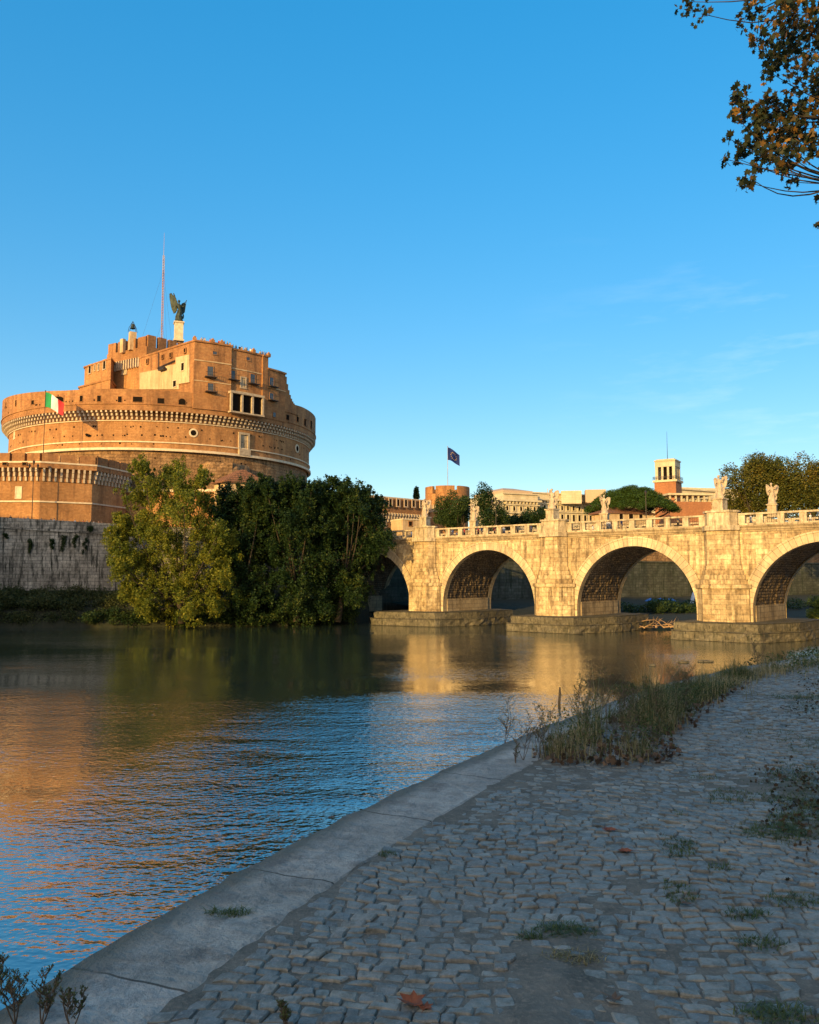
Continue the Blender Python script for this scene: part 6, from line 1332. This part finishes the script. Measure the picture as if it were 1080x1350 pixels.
for i in range(14):
    while True:
        x, y = rng.uniform(bx0, bx1), rng.uniform(by0+.3, by1-2.5)
        if inside(x, y, bed): break
    o = copy_tree(random.choice([bpy.data.objects[q] for q in WBED])); o.location = (x, y, QZ); s_ = rng.uniform(.45, .95); o.scale = (s_, s_, s_); o.rotation_euler = (0, 0, rng.uniform(0, 6.28)); o['label'] = 'small branching weed half lost in the grass of the weed bed'; o['group'] = 'branching weeds inside the weed bed'
# greenery at the far bend of the kerb
far = []
for q in range(4200):
    f = rng.random(); i = int(np.interp(f, [0, 1], [np.argmin(np.abs(E[:, 1]-11)), np.argmin(np.abs(E[:, 1]-21))])); x, y = E[i]+Nn[i]*(SW*.8+abs(rng.normal())*.28)+rng.normal(size=2)*.06; far.append((x, y, QZ))
far = np.array(far); hh_ = np.array([.08+.22*max(0, .5+fn(x, y, 1.1, 40)*1.6)*rng.uniform(.5, 1.2) for x, y, _ in far]); tag(np_mesh('kerb_grass', blades(far, hh_, .008, .5), 4, M['grass_dry'], None, (far[0][0], far[0][1], QZ)), 'thin straw coloured grass along the kerb, running on to the far right', 'grass', kind='stuff')
far = []
for q in range(2600):
    f = rng.random(); i = int(np.interp(f, [0, 1], [np.argmin(np.abs(E[:, 1]-14.5)), np.argmin(np.abs(E[:, 1]-21))])); x, y = E[i]+Nn[i]*(SW+abs(rng.normal())*.35); far.append((x, y, QZ+rng.random()**1.5*.32))
tag(np_mesh('kerb_weeds', leaf_quads(np.array(far), .06, .2, .4), 4, M['grass_green'], None, (far[0][0], far[0][1], QZ)), 'green weeds along the kerb at the far right bend', 'weeds', kind='stuff')
far = []
for q in range(1500):
    f = rng.random(); i = int(np.argmin(np.abs(E[:, 1]-15))+f*46); k_ = abs(rng.normal())*.13; x, y = E[i]-Nn[i]*(.02+k_); far.append((x, y, QZ-.45+rng.random()**.8*(.62-k_)))
tag(np_mesh('kerb_weeds', leaf_quads(np.array(far), .07, .2, .4), 4, M['leaf_shrub'], None, (far[0][0], far[0][1], QZ-.7)), 'bushy growth on the river side of the kerb at the far right', 'weeds', kind='stuff')
# tufts in the joints
TU = [(745, 1228, .10, 700, 'green grass tuft on the dirt track, upper one'), (755, 1263, .085, 420, 'brown dead tuft on the dirt track, lower one'), (1030, 1098, .20, 1600, 'wide green tuft between the setts at the right edge'), (1060, 1190, .13, 500, 'thin green tuft at the right edge, below the widest one'), (1025, 1338, .10, 600, 'small tuft at the bottom right corner'), (302, 1205, .075, 380, 'dark green sprig lying on the pale kerb'), (1000, 1245, .09, 260, 'flat tuft in the joints, upper of two at the right'), (985, 1207, .08, 260, 'flat tuft in the joints right of the dirt track'), (700, 1237, .06, 160, 'sparse tuft left of the green one on the track'), (1060, 920, .30, 900, 'far patch of grass in the setts near the right edge'), (512, 1128, .05, 120, 'tiny weed in the edge of the setts beside the kerb')]
for i, (px, py, rr, n, lab) in enumerate(TU):
    x, y = qpt(px, py); a = rng.uniform(0, 6.28, n); q = rng.random(n)**.6*rr; C2 = np.column_stack([x+np.cos(a)*q*1.3+rng.normal(size=n)*rr*.25, y+np.sin(a)*q*.7+rng.normal(size=n)*rr*.15, np.full(n, QZ)])[::2]; tag(np_mesh('grass_tuft', blades(C2, .032 if i != 9 else .05, .005, 1.6), 4, M['grass_dry'] if i == 1 else M['grass_green'], None, (x, y, QZ)), lab, 'weed', 'tufts growing between the setts')
# low moss and grass in the joints on the right: uncountable
jp = []
for cx_, cy_, n_, sx_, sy_ in ((1050, 1030, 1500, 28, 14), (1065, 1060, 1200, 25, 10), (1045, 1090, 1500, 26, 9), (1065, 935, 800, 16, 8), (1075, 905, 500, 16, 6)):
    for _ in range(n_):
        x, y = qpt(cx_+rng.normal()*sx_, cy_+rng.normal()*sy_); jp.append((x, y, QZ))
for _ in range(40000):
    px, py = rng.uniform(860, 1200), rng.uniform(880, 1350); p = onz(px, py, QZ); x, y = p.x, p.y
    if fn(x, y, .8, 21)+.5*fn(x, y, 3, 22) > .24 and .30 < x/y: jp.append((x, y, QZ))
jp = np.array(jp); tag(np_mesh('joint_grass', blades(jp, .028, .005, 1.3, 2), 4, M['grass_green'], None, (jp[0][0], jp[0][1], QZ)), 'sparse grass and moss in the joints of the setts', 'grass', kind='stuff')
# fallen leaves
def fallen(px, py, size, mat, lab, seed, curl=.5):
    rg = random.Random(seed); x, y = qpt(px, py); a = rg.uniform(0, 6.28); m = MB(); n = 12; vs = [(0, 0, .25)]
    out = []
    for (u, v) in LOBE: out.append((u*.95, v, .10+curl*(u*u*.9+v*v*.5)+.05*math.sin(u*9)))
    ca_, sa_ = math.cos(a), math.sin(a)
    P = [(x+size*(ca_*u-sa_*v), y+size*(sa_*u+ca_*v), QZ+.010+size*w_*.75) for u, v, w_ in [(0, 0, .05)]+out]; P2 = [(p[0], p[1], p[2]-.0015) for p in P]
    m.add(P+P2, [(0, 1+i, 1+(i+1) % 12) for i in range(12)]+[(13, 14+(i+1) % 12, 14+i) for i in range(12)]+[(1+i, 14+i, 14+(i+1) % 12, 1+(i+1) % 12) for i in range(12)])
    m.tube([P[0], (x+size*(-sa_)*-.9, y+size*ca_*-.9, QZ+.02)], [.0015, .001], 4)
    tag(m.build('fallen_leaf', M[mat]), lab, 'leaf', 'fallen leaves on the setts')
fallen(543, 1327, .11, 'red_leaf', 'large curled orange-red leaf at the bottom edge of the setts', 1, .9)
fallen(561, 1333, .06, 'red_leaf', 'smaller orange leaf touching the large one at the bottom', 2, .9)
fallen(804, 1097, .09, 'red_leaf', 'dark red leaf on the setts, upper of the two in mid distance', 3, .4)
fallen(825, 1125, .08, 'red_leaf', 'red leaf on the setts, lower of the two in mid distance', 4, .5)
fallen(810, 1322, .07, 'dead_leaf', 'brown dry leaf right of the dirt track near the bottom', 5, .6)
fallen(905, 1194, .05, 'dead_leaf', 'pale dry leaf among the setts right of the dirt track', 6, .3)
fallen(437, 1080, .05, 'dead_leaf', 'tiny dark leaf on the pale kerb', 7, .5)
fallen(1000, 1192, .05, 'dead_leaf', 'small brown leaf near the right edge', 8, .5)
# ================================================================= OVERHANGING PLANE TREE (trunk up on the street, out of frame)
pt_ = empty('overhanging_plane_tree', (18.5, 7.5, 15.2), 'autumn plane tree whose leafy branches hang in from the top right corner', 'tree')
m = MB(); m.tube([(18.5, 7.5, 14.5), (18.2, 7.6, 18), (17, 8.5, 21.5)], [.42, .36, .30], 12); m.build('trunk', M['bark_pale'], pt_, smooth=True)
def P3(px, py, Y): return at(px, py, Y)
CLU = []   # px, py, radius px, depth, n
for px, py, rp_, n in ((905, 2, 16, 26), (925, 18, 14, 16), (985, 20, 18, 30), (1005, 42, 20, 26), (1010, 60, 16, 22), (1045, 20, 34, 150), (1070, 45, 34, 150), (1040, 60, 22, 60), (1022, 75, 18, 44), (1060, 90, 26, 70), (1015, 95, 14, 18), (1000, 50, 14, 18), (975, 125, 14, 34), (985, 150, 16, 44), (968, 152, 8, 10), (1005, 150, 22, 70), (1030, 150, 26, 90), (1060, 140, 26, 90), (1000, 175, 20, 60), (1030, 180, 26, 120), (1060, 170, 28, 120), (985, 190, 14, 26), (1010, 205, 20, 60), (1040, 205, 20, 60), (1070, 195, 18, 50), (960, 182, 8, 8), (975, 210, 10, 12), (990, 235, 12, 16), (985, 240, 14, 14), (1045, 240, 12, 12), (1035, 225, 10, 12), (958, 210, 8, 8), (1078, 264, 6, 5), (1080, 298, 6, 6), (1100, 100, 30, 120), (1110, 30, 40, 200), (1110, 190, 30, 110), (1140, 60, 40, 160), (1140, 160, 40, 140), (1010, 130, 10, 10), (1075, 110, 14, 24), (1030, -40, 50, 160), (1100, -60, 60, 200), (1180, 100, 50, 200), (1190, -20, 60, 200)): CLU.append((px, py, rp_, 13.0+rng.uniform(-1, 1.2), n))
allC = []; hub = Vector((14.5, 10.5, 22.0))
def tw_(a, b, r0, k=5, sag=.15): 
    m = MB(); m.tube(limb(a, b, sag, k), [r0*(1-i/(k+.4)) for i in range(k+1)], 5, cap=False); return m
mains = [P3(1150, 20, 13), P3(1150, 150, 13), P3(1060, -20, 13.2), P3(1120, 240, 13.4)]
for e in mains: m = MB(); m.tube(limb((17, 8.5, 21.5), e, .05, 7), [.12*(1-i/8.6) for i in range(8)], 8); m.build('bough', M['bark_pale'], pt_, smooth=True)
tb = MB()
for px, py, rp_, Yd, n in CLU:
    c = P3(px, py, Yd); rm = rp_*Yd/1080; src = min(mains, key=lambda q: (q-c).length); tb.tube(limb(src, c, .12, 6), [.016*(1-i/7.2)+.002 for i in range(7)], 5, cap=False)
    for q in range(max(2, n//9)):
        u = unit(1)[0]; e = c+Vector(u)*rm*.9; tb.tube(limb(c, e, .1, 3), [.005, .004, .003, .0015], 4, cap=False)
    n = int(n*1.35); u = unit(n); allC.append(np.array(c)+u*(rm*rng.random(n)**.45)[:, None]*np.array([1, 1.6, 1]))
tb.build('twigs', M['bark'], pt_)
for e in mains:
    for q in range(26):
        c = Vector((17, 8.5, 21.5)).lerp(e, rp.uniform(.15, .95))+Vector((rp.uniform(-.5, .8), rp.uniform(-1, 1), rp.uniform(-.7, .7)))
        if c.x/c.y < .535: continue
        tb2 = unit(70); allC.append(np.array(c)+tb2*(.55*rng.random(70)**.5)[:, None])
allC = np.concatenate(allC); np_mesh('leaves', leaf_lobed(allC, .118), 12, M['leaf_plane'], pt_)
u = unit(5200); Cb = np.array([18.5, 7.0, 23.5])+u*(rng.random(5200)**.4)[:, None]*np.array([5.0, 4.8, 3.6]); Cb = Cb[(Cb[:, 0]/np.maximum(Cb[:, 1], .1) > .66) | (Cb[:, 1] < 0)]
np_mesh('crown', leaf_lobed(Cb, .24), 12, M['leaf_plane'], pt_)
# ================================================================= UNSEEN BUILDINGS (added and sized to shade the quay and the grey river wall)
def shade_block(x, y, rz, L_, D_, H_, label, z0=15.2):
    r = empty('shade_building', (x, y, z0), label, 'building'); m = MB(); m.box((x, y, z0+H_/2-.5), (L_, D_, H_+1), rz); w_ = m.build('wall', M['plaster'], r); m = MB(); m.box((x, y, z0+H_+.3), (L_+1, D_+1, .6), rz); m.build('roof', M['roof'], r)
    c, s = math.cos(rz), math.sin(rz); nw = int(L_/4)
    for fl in range(int(H_/4)):
        for i in range(nw):
            lx = (i+.5)/nw*L_-L_/2
            for sd in (-1, 1): window(w_, (x+c*lx-s*sd*D_/2, y+s*lx+c*sd*D_/2, z0+2.5+fl*4), (c*-sd, s*-sd), 1.2, 2, 'band', .15, .1)
shade_block(-104, -118, R_(-38), 56, 14, 17, 'unseen ochre block added on the near bank to shade the quay, behind the photographer to the left')
shade_block(-52, -132, R_(-25), 56, 14, 25, 'unseen taller ochre block added to shade the quay, behind the photographer')
shade_block(-146, 27, R_(-29), 52, 14, 31, 'unseen ochre block added on the castle bank to shade the river wall, beyond the left edge of the photo')
for o in bpy.data.objects:
    if o.type == 'MESH' and o.get('kind') is None and o.parent is None and o.get('label') is None: print('UNTAGGED', o.name)
print('objects', len(bpy.data.objects))
